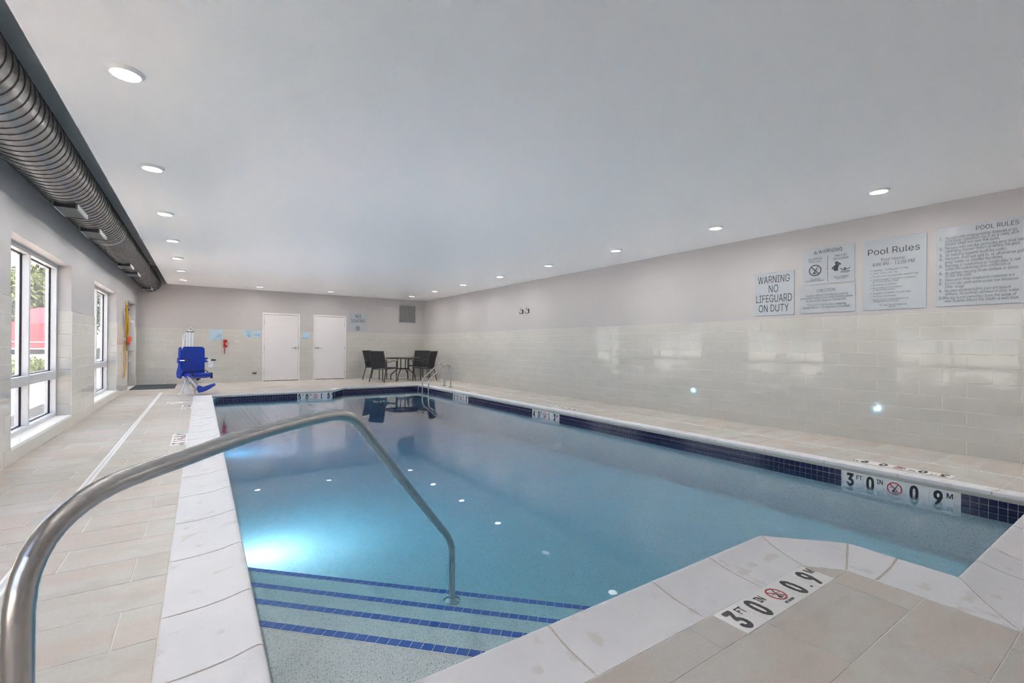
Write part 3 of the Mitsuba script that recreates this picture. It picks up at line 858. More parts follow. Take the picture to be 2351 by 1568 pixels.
ndr, ndm = no_diving_art(.075)
W6 = [tx('NO', .113, .196, .448, 'l', .192), tx('DIVING', .105, .046, .295, 'l', .482), *exts(affinity.translate(ndr, .284, .093), .0012), *exts(affinity.translate(ndm, .284, .093), .0012)]
sign('no_diving_sign', 'pale grey NO DIVING sign on the end wall between a door and the wall grille', on_back(4.205, 1.64, -.003), .605, .612, 'm_sign', 'm_ink', W6)
SB = [('pool_closed_sign', 'larger light blue sign above the red emergency phone', (.196, 1.253, .329, .317), [tx('IN CASE OF', .021, .304, .172, 'r', .115), tx('EMERGENCY', .021, .304, .142, 'r', .105), tx('PHONE DIAL 911', .021, .304, .113, 'r', .180), tx('TO FRONT DESK', .021, .304, .083, 'r', .155), tx('POOL CLOSES AT 11:00 PM', .017, .304, .040, 'r', .232), tx('NO ENTRY AFTER HOURS', .017, .304, .017, 'r', .215)]),
      ('own_risk_sign', 'light blue square sign reading USE AT YOUR OWN RISK', (1.062, 1.353, .215, .216), [tx('USE AT', .033, .196, .158, 'r', .146), tx('YOUR', .033, .196, .106, 'r', .110), tx('OWN', .033, .196, .055, 'r', .107), tx('RISK', .033, .196, .013, 'r', .087)]),
      ('occupancy_sign', 'light blue square sign reading MAXIMUM OCCUPANCY beside the left door', (1.311, 1.355, .212, .212), [tx('MAXIMUM', .027, .194, .085, 'r', .150), tx('OCCUPANCY', .027, .194, .049, 'r', .182), tx('42', .027, .194, .012, 'r', .034)]),
      ('equipment_sign', 'small light blue sign between the two white doors', (2.718, 1.332, .22, .216), [tx('POOL', .024, .203, .053, 'r', .080), tx('EQUIPMENT', .024, .203, .024, 'r', .180)])]
for n, l, (x, z, w, h), art in SB:
    sign(n, l, on_back(x, z, 0), w, h, 'm_sign_blue', 'm_ink_blue', art)

# ------------------------------------------------------------------ small things on the end wall
t = thing('emergency_phone', 'red wall mounted emergency phone under the light blue sign', 'telephone')
put('body', cbx(.538, .636, YB - .075, YB, 1.048, 1.278, .008), 'm_phone', t)
put('handset', cbx(.548, .600, YB - .112, YB - .076, 1.075, 1.262, .012), 'm_phone', t)
for xa, xb in ((.607, .626), (.541, .5475)):
    put('label_plate', bx(xa, xb, YB - .0765, YB - .075, 1.12, 1.185), 'm_white', t)
put('cord', tube(fillet([(.575, YB - .06, 1.05), (.573, YB - .03, .98), (.572, YB - .025, .87)], .05), [.006] * 2 + list(np.interp(np.linspace(0, 1, 7), [0, .3, 1], [.016, .018, .010])), 10), 'm_phone', t, smooth=40)
t = thing('wall_plate', 'cream blank switch plate on the tiles right of the phone', 'wall plate')
put('plate', cbx(.818, .952, YB - .008, YB, 1.198, 1.268, .003), 'm_cream', t)
put('screws', cat([moved(trimesh.creation.cylinder(.004, .003, sections=8), frame((x, YB - .009, 1.233), (1, 0, 0), (0, 0, 1), (0, -1, 0))) for x in (.835, .935)]), 'm_satin', t)
t = thing('wall_outlet', 'grey steel power outlet low on the tiles left of the door', 'outlet')
put('cover', cbx(1.302, 1.426, YB - .012, YB, .222, .292, .004), 'm_satin', t)
for x in (1.338, 1.39):
    put('socket', cbx(x - .018, x + .018, YB - .016, YB - .011, .238, .276, .006), 'm_dark_metal', t)

t = thing('wall_grille', 'square grey return air grille high on the end wall', 'grille')
put('frame', cat(cbx(5.94, 6.625, YB - .022, YB, 2.612, 2.645, .004), cbx(5.94, 6.625, YB - .022, YB, 1.965, 1.998, .004), cbx(5.94, 5.973, YB - .022, YB, 1.998, 2.612, .004), cbx(6.592, 6.625, YB - .022, YB, 1.998, 2.612, .004)), 'm_paint', t)
put('backing', bx(5.97, 6.595, YB - .003, YB + .004, 1.995, 2.615), 'm_dark_metal', t)
sl = mikit.ply(moved(bx(-.3115, .3115, -.0012, .0012, -.012, .012), np.array([[1, 0, 0, 0], [0, .8, -.6, 0], [0, .6, .8, 0], [0, 0, 0, 1]])), 'm_alu_grey')
for k in range(26):
    put('slat', sl, None, t, M=trans(6.2825, YB - .012, 2.012 + k * .0236))
for x in (6.13, 6.283, 6.437):
    put('bar', bx(x - .003, x + .003, YB - .024, YB - .005, 1.998, 2.612), 'm_alu_grey', t)

for k, y in enumerate((9.79, 9.53)):
    t = thing('wall_hook', ('far' if k == 0 else 'near') + ' one of two steel wall hooks, ' + ('beside the end wall' if k == 0 else 'closer to the lifeguard sign'), 'hook')
    put('plate', cbx(XR - .012, XR + .008, y - .016, y + .016, 2.01, 2.12, .003), 'm_dark_metal', t)
    hk = fillet([(XR - .005, y, 2.03), (XR - .07, y, 1.995), (XR - .115, y, 2.02), (XR - .115, y, 2.055)], .04, 6)
    put('prong', tube(hk, .006, 8), 'm_dark_metal', t, smooth=40)
    put('prong', tube(fillet([(XR - .005, y, 2.09), (XR - .06, y, 2.085), (XR - .085, y, 2.125), (XR - .06, y, 2.145)], .03, 6), .006, 8), 'm_dark_metal', t, smooth=40)

# ------------------------------------------------------------------ drains, mat, floor sticker
t = thing('floor_drain', 'long pale linear drain in the deck along the windows', 'drain')
x0, x1, y0, y1 = LDX
put('channel', bx(x0, x1, y0, y1, -.02, -.004), 'm_alu_grey', t)
put('edging', cat(bx(x0, x0 + .014, y0, y1, -.01, .0005), bx(x1 - .014, x1, y0, y1, -.01, .0005), bx(x0, x1, y1 - .012, y1, -.01, .0005)), 'm_white', t)
for k in range(12):
    ya = y1 - .015 - (k + 1) * 1.2
    put('grate', cbx(x0 + .015, x1 - .015, ya + .002, ya + 1.198, -.008, -.0012, .001), 'm_alu', t)
t = thing('slot_drain', 'thin white slotted drain in the deck along the glossy tiled wall', 'drain')
x0, x1, y0, y1 = RDX
put('strip', bx(x0, x1, y0, y1, -.01, -.001), 'm_dark_metal', t)
put('edging', cat(bx(x0, x0 + .007, y0, y1, -.01, .001), bx(x1 - .007, x1, y0, y1, -.01, .001)), 'm_white', t)
put('bridges', cat([bx(x0 + .006, x1 - .006, y0 + k * .032, y0 + k * .032 + .018, -.008, .0005) for k in range(int((y1 - y0) / .032))]), 'm_white', t, kind='stuff')
t = thing('entrance_mat', 'dark grey entrance mat before the grey glazed door', 'mat')
a, b, c, d = XL + .005, MAT[1], MAT[2], MAT[3]
put('carpet', cbx(a, b - .02, c + .02, d, -.003, .012, .004), 'm_mat', t)
put('edging', cat(cbx(a, b, c, c + .022, -.004, .006, .002), cbx(b - .022, b, c + .022, d, -.004, .006, .002)), 'm_alu', t)
wh = unary_union([ring(.10, .135), stroke([(0, .02), (.02, .2), (.03, .28)], .05), Point(.03, .34).buffer(.045), stroke([(.0, .12), (.15, .10), (.2, -.02), (.27, -.04)], .045)])
tag(put('floor_sticker', moved(ext(affinity.rotate(wh, -90, origin=(0, 0)), .001), trans(-.42, 11.12, .0004)), 'm_white'), 'white symbol painted on the deck before the blue pool lift', 'floor symbol')
# ------------------------------------------------------------------ round duct
DX, DZ, DR = -1.181, 2.818, 0.236
t = thing('air_duct', 'round galvanised spiral duct under the ceiling above the windows', 'duct')
na, pit = 64, 0.1135
th = np.arange(na) * 2 * math.pi / na
y_end = YB - 0.10
ys = np.array([YF - .05, y_end])


def helix_sheet(y0, y1, r, n_y):
    yy = np.linspace(y0, y1, n_y); V = np.array([(DX + r * math.cos(a), y, DZ + r * math.sin(a)) for y in yy for a in th]); F = []
    for i in range(n_y - 1):
        for k in range(na):
            p, q = i * na + k, i * na + (k + 1) % na
            F += [(p, q + na, q), (p, p + na, q + na)]
    return trimesh.Trimesh(V, F, process=False)


capm = lathe([(DR, 0), (DR, .001), (DR * .97, .006), (0, .01)], na)
capm = moved(capm, frame((DX, y_end, DZ), (1, 0, 0), (0, 0, 1), (0, -1, 0)) @ np.diag([1, 1, -1, 1]))
put('tube', cat(helix_sheet(YF - .05, y_end, DR, 30), capm), 'm_duct', t, smooth=30)
turns = (y_end - 1.0) / pit
a = np.arange(0, turns * 2 * math.pi, 2 * math.pi / 48)
seam = np.c_[DX + (DR + .001) * np.cos(a), 1.0 + pit * a / (2 * math.pi), DZ + (DR + .001) * np.sin(a)]
put('spiral_seam', tube(seam, .0042, 5), 'm_duct_seam', t, smooth=True)
for y in (5.35, 8.9, 12.6):
    put('coupling', moved(lathe([(DR, -.03), (DR + .004, -.028), (DR + .004, .028), (DR, .03)], na), frame((DX, y, DZ), (1, 0, 0), (0, 0, 1), (0, -1, 0))), 'm_duct', t, smooth=30)
for y0 in (6.54, 7.80, 10.86, 12.04, 15.10):
    hw, ln = .098, .53
    z1, z0 = DZ - DR + .03, DZ - DR - .028
    fr = put('register', cat(cbx(DX - hw, DX - hw + .016, y0, y0 + ln, z0, z1, .002), cbx(DX + hw - .016, DX + hw, y0, y0 + ln, z0, z1, .002)), 'm_alu_grey', t)
    for ya in (y0, y0 + ln - .014):
        put('collar', cbx(DX - hw, DX + hw, ya, ya + .014, z0 - .002, z1, .002), 'm_rubber', fr)
    put('damper', bx(DX - hw + .016, DX + hw - .016, y0 + .014, y0 + ln - .014, z0 + .016, z0 + .02), 'm_alu_grey', fr)
    put('louvres', cat([moved(bx(-hw + .017, hw - .017, -.0008, .0008, -.006, .006), trans(DX, y0 + .025 + k * .0155, z0 + .008)) for k in range(32)]), 'm_alu_grey', fr)
for y in (3.0, 7.4, 11.8):
    put('hanger', cat(bx(DX - .012, DX + .012, y - .012, y + .012, DZ + DR - .002, HU)), 'm_satin', t)

# ------------------------------------------------------------------ ceiling lights
LIGHTS = [(-.4, 1.85 * k) for k in range(2, 9)] + [(5.89, 1.85 * k) for k in range(1, 9)] + [(1.38, 15.1), (3.33, 15.05), (-.4, 1.85), (-.4, 0), (5.89, 0)]
trim_m = lathe([(.0985, 0), (.0985, -.004), (.094, -.006), (.081, -.021), (.077, -.022)], 40)
lens_m = lathe([(.0775, -.0215), (.074, -.0255), (.055, -.029), (.028, -.031), (0, -.0315)], 40)
lens_m.invert()
trim_p = mikit.ply(trim_m, 'm_white', 30)
lens_bottom = lens_m
for k, (x, y) in enumerate(LIGHTS):
    if (x, y) == (-.4, 1.85 * 8):
        y = 14.72
    dim = x > 5 and abs(y - 7.4) < .1
    nth = ['nearest', 'second nearest', 'third nearest', 'fourth nearest', 'fifth nearest', 'sixth nearest', 'seventh nearest', 'farthest'][min(k if x < 0 else k - 7 if x > 5 else 0, 7)]
    if k > 16:
        lab = ['round ceiling light over the window deck beside the handrail', 'round ceiling light over the handrail post, behind the camera side', 'round ceiling light over the deck behind the pool notch'][k - 17]
    elif x < 0:
        lab = f'round flush ceiling light, {"farthest" if y > 14 else nth} of the row along the air duct'
    elif x > 5:
        lab = f'{"dim" if dim else "bright"} round ceiling light, {nth} of the row along the signed wall'
    else:
        lab = 'round ceiling light before the end wall, above the ' + ('space between phone and doors' if x < 2 else 'second white door')
    t = thing('ceiling_light', lab, 'ceiling light', 'round ceiling lights')
    put('trim', trim_p, None, t, M=trans(x, y, H))
    kk = put('lens', lens_m, 'm_lens', t, smooth=True, M=trans(x, y, H))
    scene[kk]['emitter'] = {'type': 'area', 'radiance': rgb(np.array([1, .97, .94]) * LENS_GLOW * (.35 if dim else 1)), 'sampling_weight': 0.25}
    scene[f'lamp_beam_{k:03d}'] = {'type': 'spot', 'intensity': rgb(np.array([1, .965, .93]) * LAMP * (.35 if dim else 1)), 'cutoff_angle': 88.0, 'beam_width': 20.0,
                                  'to_world': T().look_at(origin=[x, y, H - .033], target=[x, y, 0], up=[0, 1, 0])}

# ------------------------------------------------------------------ pool lift
t = thing('pool_lift', 'blue and white pool lift chair beside the far corner of the pool', 'pool lift')
LB = trans(-.276, 12.85, 0)
lp = lambda px, pz: ((px - 240) / 1063, (1405 - pz) / 876)      # measured off the photo: metres right of and above the base


def lb(name, m, mt, parent=None, smooth=False, label=None):
    return put(name, moved(m, LB), mt, parent or t, smooth=smooth, label=label)


lb('base_plate', hull([(-.16, -.12, 0), (-.10, -.2, 0), (.2, -.2, 0), (.31, -.02, 0), (.31, .12, 0), (.1, .22, 0), (-.12, .2, 0), (-.16, .05, 0)] + [(x * .97, y * .97, .012) for x, y in ((-.16, -.12), (-.10, -.2), (.2, -.2), (.31, -.02), (.31, .12), (.1, .22), (-.12, .2), (-.16, .05))]), 'm_cream')
lb('mast', cat(cbx(-.028, .03, .07, .15, .20, 1.42, .012), cbx(.034, .076, .06, .16, .20, 1.42, .012), cbx(.08, .134, .07, .15, .20, 1.42, .012)), 'm_white')
lb('mast_cap', cbx(-.015, .125, .07, .15, 1.41, 1.432, .004), 'm_rubber')
lb('top_bracket', moved(ext(Polygon([(.0, 1.428), (.095, 1.428), (.092, 1.50), (.075, 1.522), (.055, 1.522)]), .05, -.025), frame((0, .11, 0), (1, 0, 0), (0, 0, 1), (0, -1, 0))), 'm_white')
lb('bolt', moved(trimesh.creation.cylinder(.016, .07, sections=12), frame((.069, .11, 1.484), (1, 0, 0), (0, 0, 1), (0, -1, 0))), 'm_dark_metal')
lb('lift_rod', cat(cbx(-.086, -.044, .05, .10, .62, 1.325, .006), cbx(-.05, -.022, .06, .10, .21, .8, .005)), 'm_white')
lb('rod_bracket', hull([(-.086, .05, 1.20), (-.086, .09, 1.20), (-.086, .05, 1.325), (-.086, .09, 1.325), (-.03, .05, 1.38), (-.03, .09, 1.38), (-.03, .05, 1.24), (-.03, .09, 1.24)]), 'm_white')
for x, z in ((-.056, 1.313), (-.056, 1.252)):
    lb('bolt', moved(trimesh.creation.cylinder(.008, .02, sections=10), frame((x, .048, z), (1, 0, 0), (0, 0, 1), (0, -1, 0))), 'm_dark_metal')
lb('lower_mast', cbx(.008, .085, .02, .12, .20, .55, .006), 'm_white')
for x, z in ((.125, .365), (.062, .245)):
    lb('bolt', moved(trimesh.creation.cylinder(.019, .02, sections=12), frame((x, .018, z), (1, 0, 0), (0, 0, 1), (0, -1, 0))), 'm_satin')
lb('gusset', moved(ext(Polygon([(-.105, .01), (.09, .01), (.03, .16), (.01, .21), (-.01, .21)]), .012, 0), frame((0, -.02, 0), (1, 0, 0), (0, 0, 1), (0, -1, 0))), 'm_white')
lb('brace', tube([(-.095, -.06, .012), (.02, .03, .40)], .018, 4), 'm_white')
lb('brace', moved(ext(Polygon([(.02, .17), (.084, .01), (.03, .01)]), .012, 0), frame((0, -.10, 0), (1, 0, 0), (0, 0, 1), (.35, -.94, 0))), 'm_white')
lb('rear_post', cat(cbx(.137, .180, .04, .10, .012, .24, .006), cbx(.10, .22, .06, .14, .13, .42, .01)), 'm_cream')
lb('battery_box', cat(cbx(.19, .235, -.02, .05, .30, .42, .006), cbx(.24, .268, -.01, .05, .32, .43, .006)), 'm_rubber')
lb('cable', tube(fillet([(.338, -.05, .41), (.335, -.03, .33), (.29, 0, .25), (.22, .0, .245)], .06), .006, 6), 'm_cream', smooth=True)
lb('cable', tube(fillet([(.09, .02, .25), (.12, .0, .16), (.17, .0, .13)], .05), .005, 6), 'm_cream', smooth=True)
# the seat faces right of the camera
ca = math.radians(30)
fw = np.array([math.sin(ca), -math.cos(ca), 0]); sd = np.array([math.cos(ca), math.sin(ca), 0])
SC = frame((.150, -.10, .48), sd, -fw, (0, 0, 1))       # seat frame: x across, y to the rear, z up from the seat's top


def ls(name, m, mt, parent=None, smooth=False, label=None):
    return put(name, moved(m, LB @ SC), mt, parent or t, smooth=smooth, label=label)


def shell(poly, t0, bend, n=26):
    """a rounded panel in the xz plane, dished by bend"""
    m = ext(poly, t0)
    m = m.subdivide().subdivide().subdivide()
    v = m.vertices.copy(); m.vertices = np.c_[v[:, 0], v[:, 2] - bend * (v[:, 0] / .2) ** 2, v[:, 1]]
    m.invert(); return m


backp = Polygon([(-.235, -.06), (.235, -.06), (.235, .60), (-.235, .60)]).buffer(-.07).buffer(.07, 6)
backp = unary_union([backp, sbox(-.235, -.06, .235, .2)])
bk = ls('backrest', moved(shell(backp, .035, .035), trans(0, .07, 0)), 'm_blue', smooth=35)
ls('backrest_wing', moved(ext(Polygon([(.02, -.12), (.14, -.10), (.17, .0), (.10, .16), (.09, .56), (.04, .59), (.0, .5), (-.0, .12), (-.06, .02)]), .03), frame((-.262, .06, 0), (0, 1, 0), (0, 0, 1), (1, 0, 0))), 'm_blue', bk)
st = ls('seat', hull([(x, y, z) for x, y in ((-.20, .06), (.20, .06), (.215, -.02), (.215, -.26), (.19, -.32), (-.19, -.32), (-.215, -.26), (-.215, -.02)) for z in (-.01, -.075)] + [(x * .93, y * .93, 0.006) for x, y in ((-.20, .06), (.20, .06), (.2, -.26), (.18, -.31), (-.18, -.31), (-.2, -.26))] + [(x * .7, y * .8 - .02, -.11) for x, y in ((-.2, .05), (.2, .05), (.2, -.28), (-.2, -.28))]), 'm_blue', smooth=30)
ls('seat_rail', cat(cbx(.20, .25, -.12, .07, -.06, -.01, .006), cbx(.25, .33, -.02, .03, -.05, .0, .008)), 'm_blue', st)
for s in (-1, 1):
    x = s * .262
    ar = ls('armrest', tube([(x + s * .02, .06, .29), (x + s * .02, -.17, .295)], .0135, 10), 'm_white', smooth=40)
    ls('bracket', cbx(x - s * .035, x + s * .055, .045, .10, .235, .345, .006), 'm_blue', ar)
    ls('grip', tube([(x + s * .02, -.16, .295), (x + s * .02, -.29, .297)], .018, 10), 'm_rubber', ar, smooth=40)
ls('strap', cat(tube(fillet([(-.21, .03, .03), (-.1, .0, .045), (.08, .0, .035), (.2, .04, .045)], .08), .02, 8, flat=.35), cbx(.195, .235, -.29, -.25, -.12, .012, .004), tube(fillet([(.2, .03, .045), (.26, .0, .05), (.30, -.03, -.02)], .06), .02, 8, flat=.4), cbx(-.225, -.19, -.31, -.27, -.06, .02, .004)), 'm_rubber', st, smooth=30)
ls('paper_tag', moved(bx(-.045, .045, -.001, .001, -.16, 0), trans(.285, -.12, .285) @ rotz(-.5)), 'm_white', label='white instruction card hanging from the armrest')
# leg rest
lr = lb('leg_arm', hull([(x + dx, y, z) for x, z, dx in ((.015, .425, .0), (.045, .435, .0), (.215, .118, .0), (.238, .135, .0)) for y in (-.33, -.30)] ), 'm_white')
lb('footrest', cat(hull([(x, y, z) for x, z in ((.200, .175), (.235, .215), (.33, .17), (.33, .125), (.25, .05), (.235, .052), (.19, .13)) for y in (-.42, -.30)]),
                   hull([(x, y, z) for x, z in ((.30, .12), (.32, .175), (.40, .175), (.525, .247), (.545, .24), (.55, .205), (.40, .105), (.27, .052)) for y in (-.44, -.24)])), 'm_blue')

# ------------------------------------------------------------------ patio table and chairs
t = thing('patio_table', 'round dark metal patio table between four sling chairs', 'table')
tc = np.array([5.585, 14.74]); R = .565
put('tabletop', moved(lathe([(0, .735), (R - .03, .735), (R - .03, .715), (R - .012, .712), (R, .722), (R, .742), (R - .012, .750), (R - .03, .746), (0, .748)][::-1], 56), trans(*tc, 0)), 'm_table', t, smooth=30)
for a in (47, 137, 227, 317):
    c, s = math.cos(math.radians(a)), math.sin(math.radians(a))
    p = fillet([(.36 * c, .36 * s, .72), (.20 * c, .20 * s, .715), (.20 * c, .20 * s, .36), (.43 * c, .43 * s, .17), (.43 * c, .43 * s, 0)], [.05, .06, .06])
    put('leg', moved(tube(p, .0155, 10), trans(*tc, 0)), 'm_frame_dark', t, smooth=40)
put('ring', moved(tube([(.205 * math.cos(a), .205 * math.sin(a), .375) for a in np.linspace(0, 2 * math.pi, 41)], .012, 8), trans(*tc, 0)), 'm_frame_dark', t, smooth=40)

side = lambda s: [(-.29, s * .30, 0), (-.20, s * .285, .40), (-.215, s * .285, .52), (-.30, s * .275, .95)]
CH = {}


def sheet(pts, w, th=.004):
    """a sling: a strip of width w swept along the (x, z) profile"""
    P = np.array(pts); V, F = [], []
    n = len(P)
    tn = np.gradient(P, axis=0); tn /= np.linalg.norm(tn, axis=1, keepdims=True)
    nr = np.c_[-tn[:, 1], tn[:, 0]] * th
    for Q in (P + nr, P - nr):
        for y in (-w, w):
            V += [(x, y, z) for x, z in Q]
    for i in range(n - 1):
        a, b, c, d = i, n + i, 2 * n + i, 3 * n + i
        F += [(a, a + 1, b + 1), (a, b + 1, b), (c, d + 1, c + 1), (c, d, d + 1), (a, c + 1, a + 1), (a, c, c + 1), (b, b + 1, d + 1), (b, d + 1, d)]
    m = trimesh.Trimesh(V, F, process=False); trimesh.repair.fix_normals(m); return m


CH['rear_leg'] = [tube(fillet([(-.30, s * .305, 0), (-.205, s * .285, .40), (-.225, s * .282, .60), (-.325, s * .28, .965)], [.25, .3]), .0165, 8) for s in (1, -1)]
CH['front_leg'] = [tube([(.275, s * .285, 0), (.275, s * .285, .60), (.275, s * .285, .645)], .0165, 8) for s in (1, -1)]
CH['armrest'] = [tube(fillet([(.285, s * .29, .645), (.12, s * .30, .665), (-.05, s * .30, .635), (-.255, s * .287, .575)], [.1, .2]), .0165, 8, flat=.6) for s in (1, -1)]
CH['seat_frame'] = [cat(tube([(-.20, -.285, .40), (-.20, .285, .40)], .014, 8), tube([(.275, -.285, .425), (.275, .285, .425)], .014, 8), tube([(-.20, .275, .405), (.275, .275, .43)], .014, 8), tube([(-.20, -.275, .405), (.275, -.275, .43)], .014, 8), tube([(-.325, -.28, .96), (-.325, .28, .96)], .014, 8))]
CH['seat'] = [sheet(fillet([(-.20, 0, .43), (.0, 0, .425), (.22, 0, .452), (.29, 0, .44)], .1)[:, [0, 2]], .262)]
CH['backrest'] = [sheet(fillet([(-.208, 0, .43), (-.222, 0, .60), (-.322, 0, .955)], .3)[:, [0, 2]], .266)]
CHP = {k: [mikit.ply(m, 'm_sling' if k in ('seat', 'backrest') else 'm_frame_dark', 40) for m in ms] for k, ms in CH.items()}
CHAIRS = [(4.757, 14.25, 29, 'dark sling patio chair with its back to the pool, left front of the table'), (4.90, 15.52, -43, 'dark sling patio chair behind the table, nearest the doors'),
          (6.09, 14.13, 132, 'dark sling patio chair with its back to the steel ladder'), (6.46, 15.53, -137, 'dark sling patio chair in the wall corner behind the table')]
for x, y, a, lab in CHAIRS:
    t = thing('patio_chair', lab, 'chair', 'sling chairs around the patio table')
    for k, ps in CHP.items():
        for p in ps:
            put(k, p, None, t, M=trans(x, y, .002) @ rotz(math.radians(a)))
# ------------------------------------------------------------------ rescue gear on the left wall
t = thing('wall_hook', 'small black hook on the left wall above the white float', 'hook')
put('prong', tube(fillet([(XL - .005, 13.95, 1.93), (XL + .05, 13.95, 1.91), (XL + .06, 13.95, 1.95)], .02), .009, 8), 'm_rubber', t, smooth=40)
put('plate', cbx(XL - .008, XL + .006, 13.925, 13.975, 1.885, 1.965, .003), 'm_rubber', t)
t = thing('throw_rope', 'yellow throw rope bundle with orange ring hanging on the left wall', 'rope')
rr = random.Random(3)
yc = 13.66
for k in range(12):
    w, zb = rr.uniform(.03, .10), rr.uniform(1.18, 1.34)
    a = rr.uniform(-.03, .03)
    pts = [(XL + .03 + rr.uniform(0, .03), yc, 2.02 - .01 * k % .05), (XL + .035 + rr.uniform(0, .05), yc - w + a, 1.72), (XL + .04 + rr.uniform(0, .05), yc - w * .8 + a, 1.42), (XL + .04, yc + a, zb), (XL + .04 + rr.uniform(0, .05), yc + w * .8 + a, 1.42), (XL + .035 + rr.uniform(0, .05), yc + w + a, 1.72), (XL + .03, yc, 2.02)]
    put('strand', tube(fillet(pts, .15, 5), .0085, 6), 'm_yellow', t, smooth=True)
put('strand', tube(fillet([(XL + .03, yc, 2.10), (XL + .03, yc, 2.0)], 0), .011, 6), 'm_yellow', t, smooth=True)
put('float_ring', moved(tube([(.07 * math.cos(a), .07 * math.sin(a), 0) for a in np.linspace(0, 2 * math.pi, 33)], .034, 10, cap=False), frame((XL + .09, yc + .03, 1.21), (0, 1, 0), (.25, 0, .97), (.97, 0, -.25))), 'm_orange', t, smooth=True)
for pts in ([(yc - .04, 1.2), (yc - .18, .85), (yc - .06, .52), (yc + .02, .42), (yc + .14, .38), (yc - .02, .46)], [(yc + .05, 1.2), (yc + .20, .78), (yc + .33, .62), (yc + .10, .46), (yc - .12, .40), (yc - .18, .36), (yc - .1, .35), (yc + .02, .46)], [(yc - .06, 1.2), (yc - .02, .92), (yc + .08, .74), (yc - .0, .52), (yc - .02, .44)]):
    put('loose_end', tube(fillet([(XL + .02, y, z) for y, z in pts], .1, 6), .006, 6), 'm_yellow', t, smooth=True)
t = thing('rescue_float', 'white soft rescue float hanging beside the yellow rope', 'float')
fp = fillet([(XL + .05, 13.98, 1.78), (XL + .07, 14.02, 1.66), (XL + .08, 14.10, 1.25), (XL + .075, 14.13, .98), (XL + .06, 14.14, .86)], .2, 6)
put('float', tube(fp, np.interp(np.linspace(0, 1, len(fp)), [0, .08, .2, .8, .93, 1], [.02, .055, .075, .08, .07, .02]), 12, flat=1.0), 'm_float', t, smooth=True)
put('strap', cat(tube(fillet([(XL + .03, 13.95, 1.93), (XL + .04, 13.97, 1.85), (XL + .05, 13.98, 1.77)], .05), .006, 6), tube(fillet([(XL + .06, 14.13, .88), (XL + .06, 14.06, .78), (XL + .06, 14.0, .70)], .03), .012, 6, flat=.4)), 'm_float', t, smooth=True)

# ------------------------------------------------------------------ outdoors
tag('ground_outside', 'brown mulch bed and pavement outside the windows', kind='structure')
ZG = -.12
put('ground_outside', cat(bx(-6.2, XL - WT, -14, 60, ZG - .4, ZG)), 'm_ground')
tag('pavement', 'grey pavement beyond the planting', kind='structure')
put('pavement', bx(-90, -6.2, -60, 120, ZG - .5, ZG - .08), 'm_asphalt')
tag('kerb', 'pale concrete kerb along the planting', kind='structure')
put('kerb', cbx(-6.4, -6.2, -14, 60, ZG - .4, ZG + .04, .02), 'm_concrete')
lr2 = np.random.default_rng(5)


def leaves(pts, nrm, size):
    n = len(pts)
    u = np.cross(nrm, lr2.normal(size=(n, 3))); u /= np.linalg.norm(u, axis=1, keepdims=True); w = np.cross(nrm, u)
    s = size * lr2.uniform(.6, 1.3, (n, 1))
    V = np.stack([pts - u * s, pts + w * s * .45, pts + u * s, pts - w * s * .45], 1).reshape(-1, 3)
    i = np.arange(n)[:, None] * 4
    return trimesh.Trimesh(V, np.vstack([i + [0, 1, 2], i + [0, 2, 3]]), process=False)


def crown(c, rad, n, size, lumps=9):
    c, rad = np.array(c, float), np.array(rad, float)
    cs = lr2.normal(size=(lumps, 3)); cs /= np.linalg.norm(cs, axis=1, keepdims=True); cs *= lr2.uniform(.25, .62, (lumps, 1))
    k = lr2.integers(0, lumps, n)
    d = lr2.normal(size=(n, 3)); d /= np.linalg.norm(d, axis=1, keepdims=True)
    p = cs[k] + d * lr2.uniform(.7, 1.0, (n, 1)) ** .5 * .46
    q = d + lr2.normal(size=(n, 3)) * .6
    return leaves(c + p * rad, q / np.linalg.norm(q, axis=1, keepdims=True), size)


shrub_i = 0
for y in np.arange(1.0, 30, 1.25):
    x = -4.3 - .12 * math.sin(y * 2) - max(0, (y - 8)) * .05
    r = .55 + .14 * math.sin(y * 1.7)
    t = thing('shrub', 'low leafy green shrub in the mulch bed outside the windows', 'shrub', 'shrubs outside the windows')
    put('foliage', crown((x, y, ZG + r * .62), (r, r * 1.15, r * .75), 700, .05), 'm_leaf', t)
    put('stem', tube([(x, y, ZG - .02), (x + .02, y, ZG + .25), (x + .03, y + .02, ZG + r * .7)], [.03, .025, .015], 6), 'm_bark', t)
for i, (x, y, h, r) in enumerate([(-8, 78, 9, 5), (-16, 74, 11, 6.0), (-24, 66, 10, 6), (-33, 58, 11, 6), (-42, 44, 10, 6), (-48, 30, 11, 6.5), (-50, 15, 9.5, 6), (-52, 0, 11, 6.5), (-50, -14, 10, 6)]):
    t = thing('tree', 'broad green tree beyond the pavement outside the windows', 'tree', 'trees beyond the pavement')
    put('crown', crown((x, y, h * .55), (r * .95, r * .95, h * .48), 5000, .34, 14), 'm_leaf', t)
    put('trunk', tube([(x, y, ZG - .4), (x + .1, y, h * .25), (x + .2, y + .1, h * .55)], [.3, .24, .12], 8), 'm_bark', t)

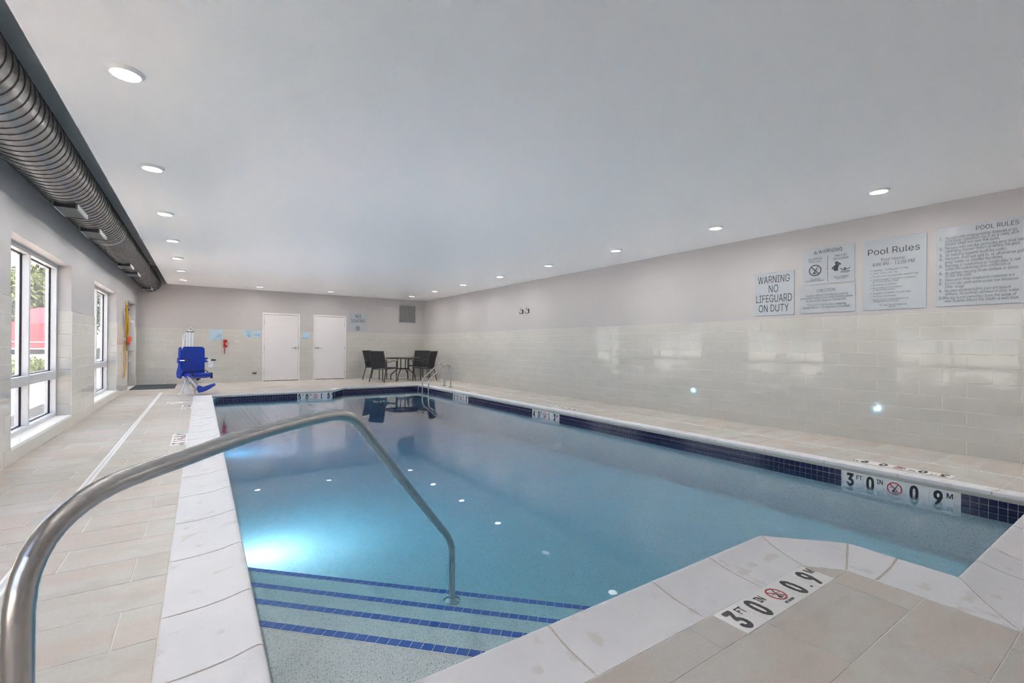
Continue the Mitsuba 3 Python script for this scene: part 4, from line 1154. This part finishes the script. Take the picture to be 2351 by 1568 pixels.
t = thing('lorry', 'dark red lorry cab with rounded sleeper roof parked outside', 'lorry')
TM = trans(-10.4, 48.0, ZG - .1) @ rotz(math.radians(180 + 6))     # local x forward, seen broadside


def tk(name, m, mt, parent=None, smooth=False):
    return put(name, moved(m, TM), mt, parent or t, smooth=smooth)


def slab_y(pts, w, ins=.0):
    P = np.array(pts); return hull([(x, s * (w - ins * (z > P[:, 1].mean())), z) for x, z in P for s in (-1, 1)])


tk('sleeper', slab_y([(-2.0, .9), (.55, .9), (.55, 2.75), (-2.0, 2.75)], 1.2), 'm_truck')
tk('sleeper_roof', hull([(x, s * w, z) for x, z, w in ((-2.0, 2.75, 1.2), (.55, 2.75, 1.2), (.75, 2.9, 1.1), (.55, 3.35, .95), (.2, 3.7, .85), (-.5, 3.92, .75), (-1.6, 3.98, .7), (-2.0, 3.85, .7)) for s in (-1, 1)]), 'm_truck', smooth=30)
tk('cab', slab_y([(.5, .9), (2.1, .9), (2.1, 1.9), (1.55, 2.75), (.5, 2.85)], 1.15), 'm_truck')
tk('windscreen', slab_y([(2.12, 1.95), (1.62, 2.66), (1.58, 2.64), (2.05, 1.95)], 1.02), 'm_truck_glass')
tk('side_window', cat(bx(.95, 1.6, -1.165, 1.165, 1.95, 2.5)), 'm_truck_glass')
tk('bonnet', slab_y([(2.1, .8), (3.9, .8), (4.0, 1.5), (2.1, 1.85)], 1.0), 'm_truck', smooth=20)
tk('bumper', cbx(3.8, 4.1, -1.15, 1.15, .35, .8, .05), 'm_alu')
tk('trim', cat(cbx(-2.0, 2.0, 1.15, 1.22, 1.35, 1.42, .01), cbx(-2.0, 2.0, -1.22, -1.15, 1.35, 1.42, .01), cbx(-2.0, 2.0, -1.22, -1.15, .85, .95, .01), cbx(-2.0, 2.0, 1.15, 1.22, .85, .95, .01)), 'm_alu')
tk('chassis', cbx(-4.0, 3.6, -.9, .9, .5, .9, .03), 'm_dark_metal')
for x in (3.0, -2.9, -3.9):
    for s in (-1, 1):
        tk('wheel', moved(trimesh.creation.cylinder(.5, .3, sections=24), frame((x, s * 1.0, .5), (1, 0, 0), (0, 0, 1), (0, -1, 0))), 'm_rubber')
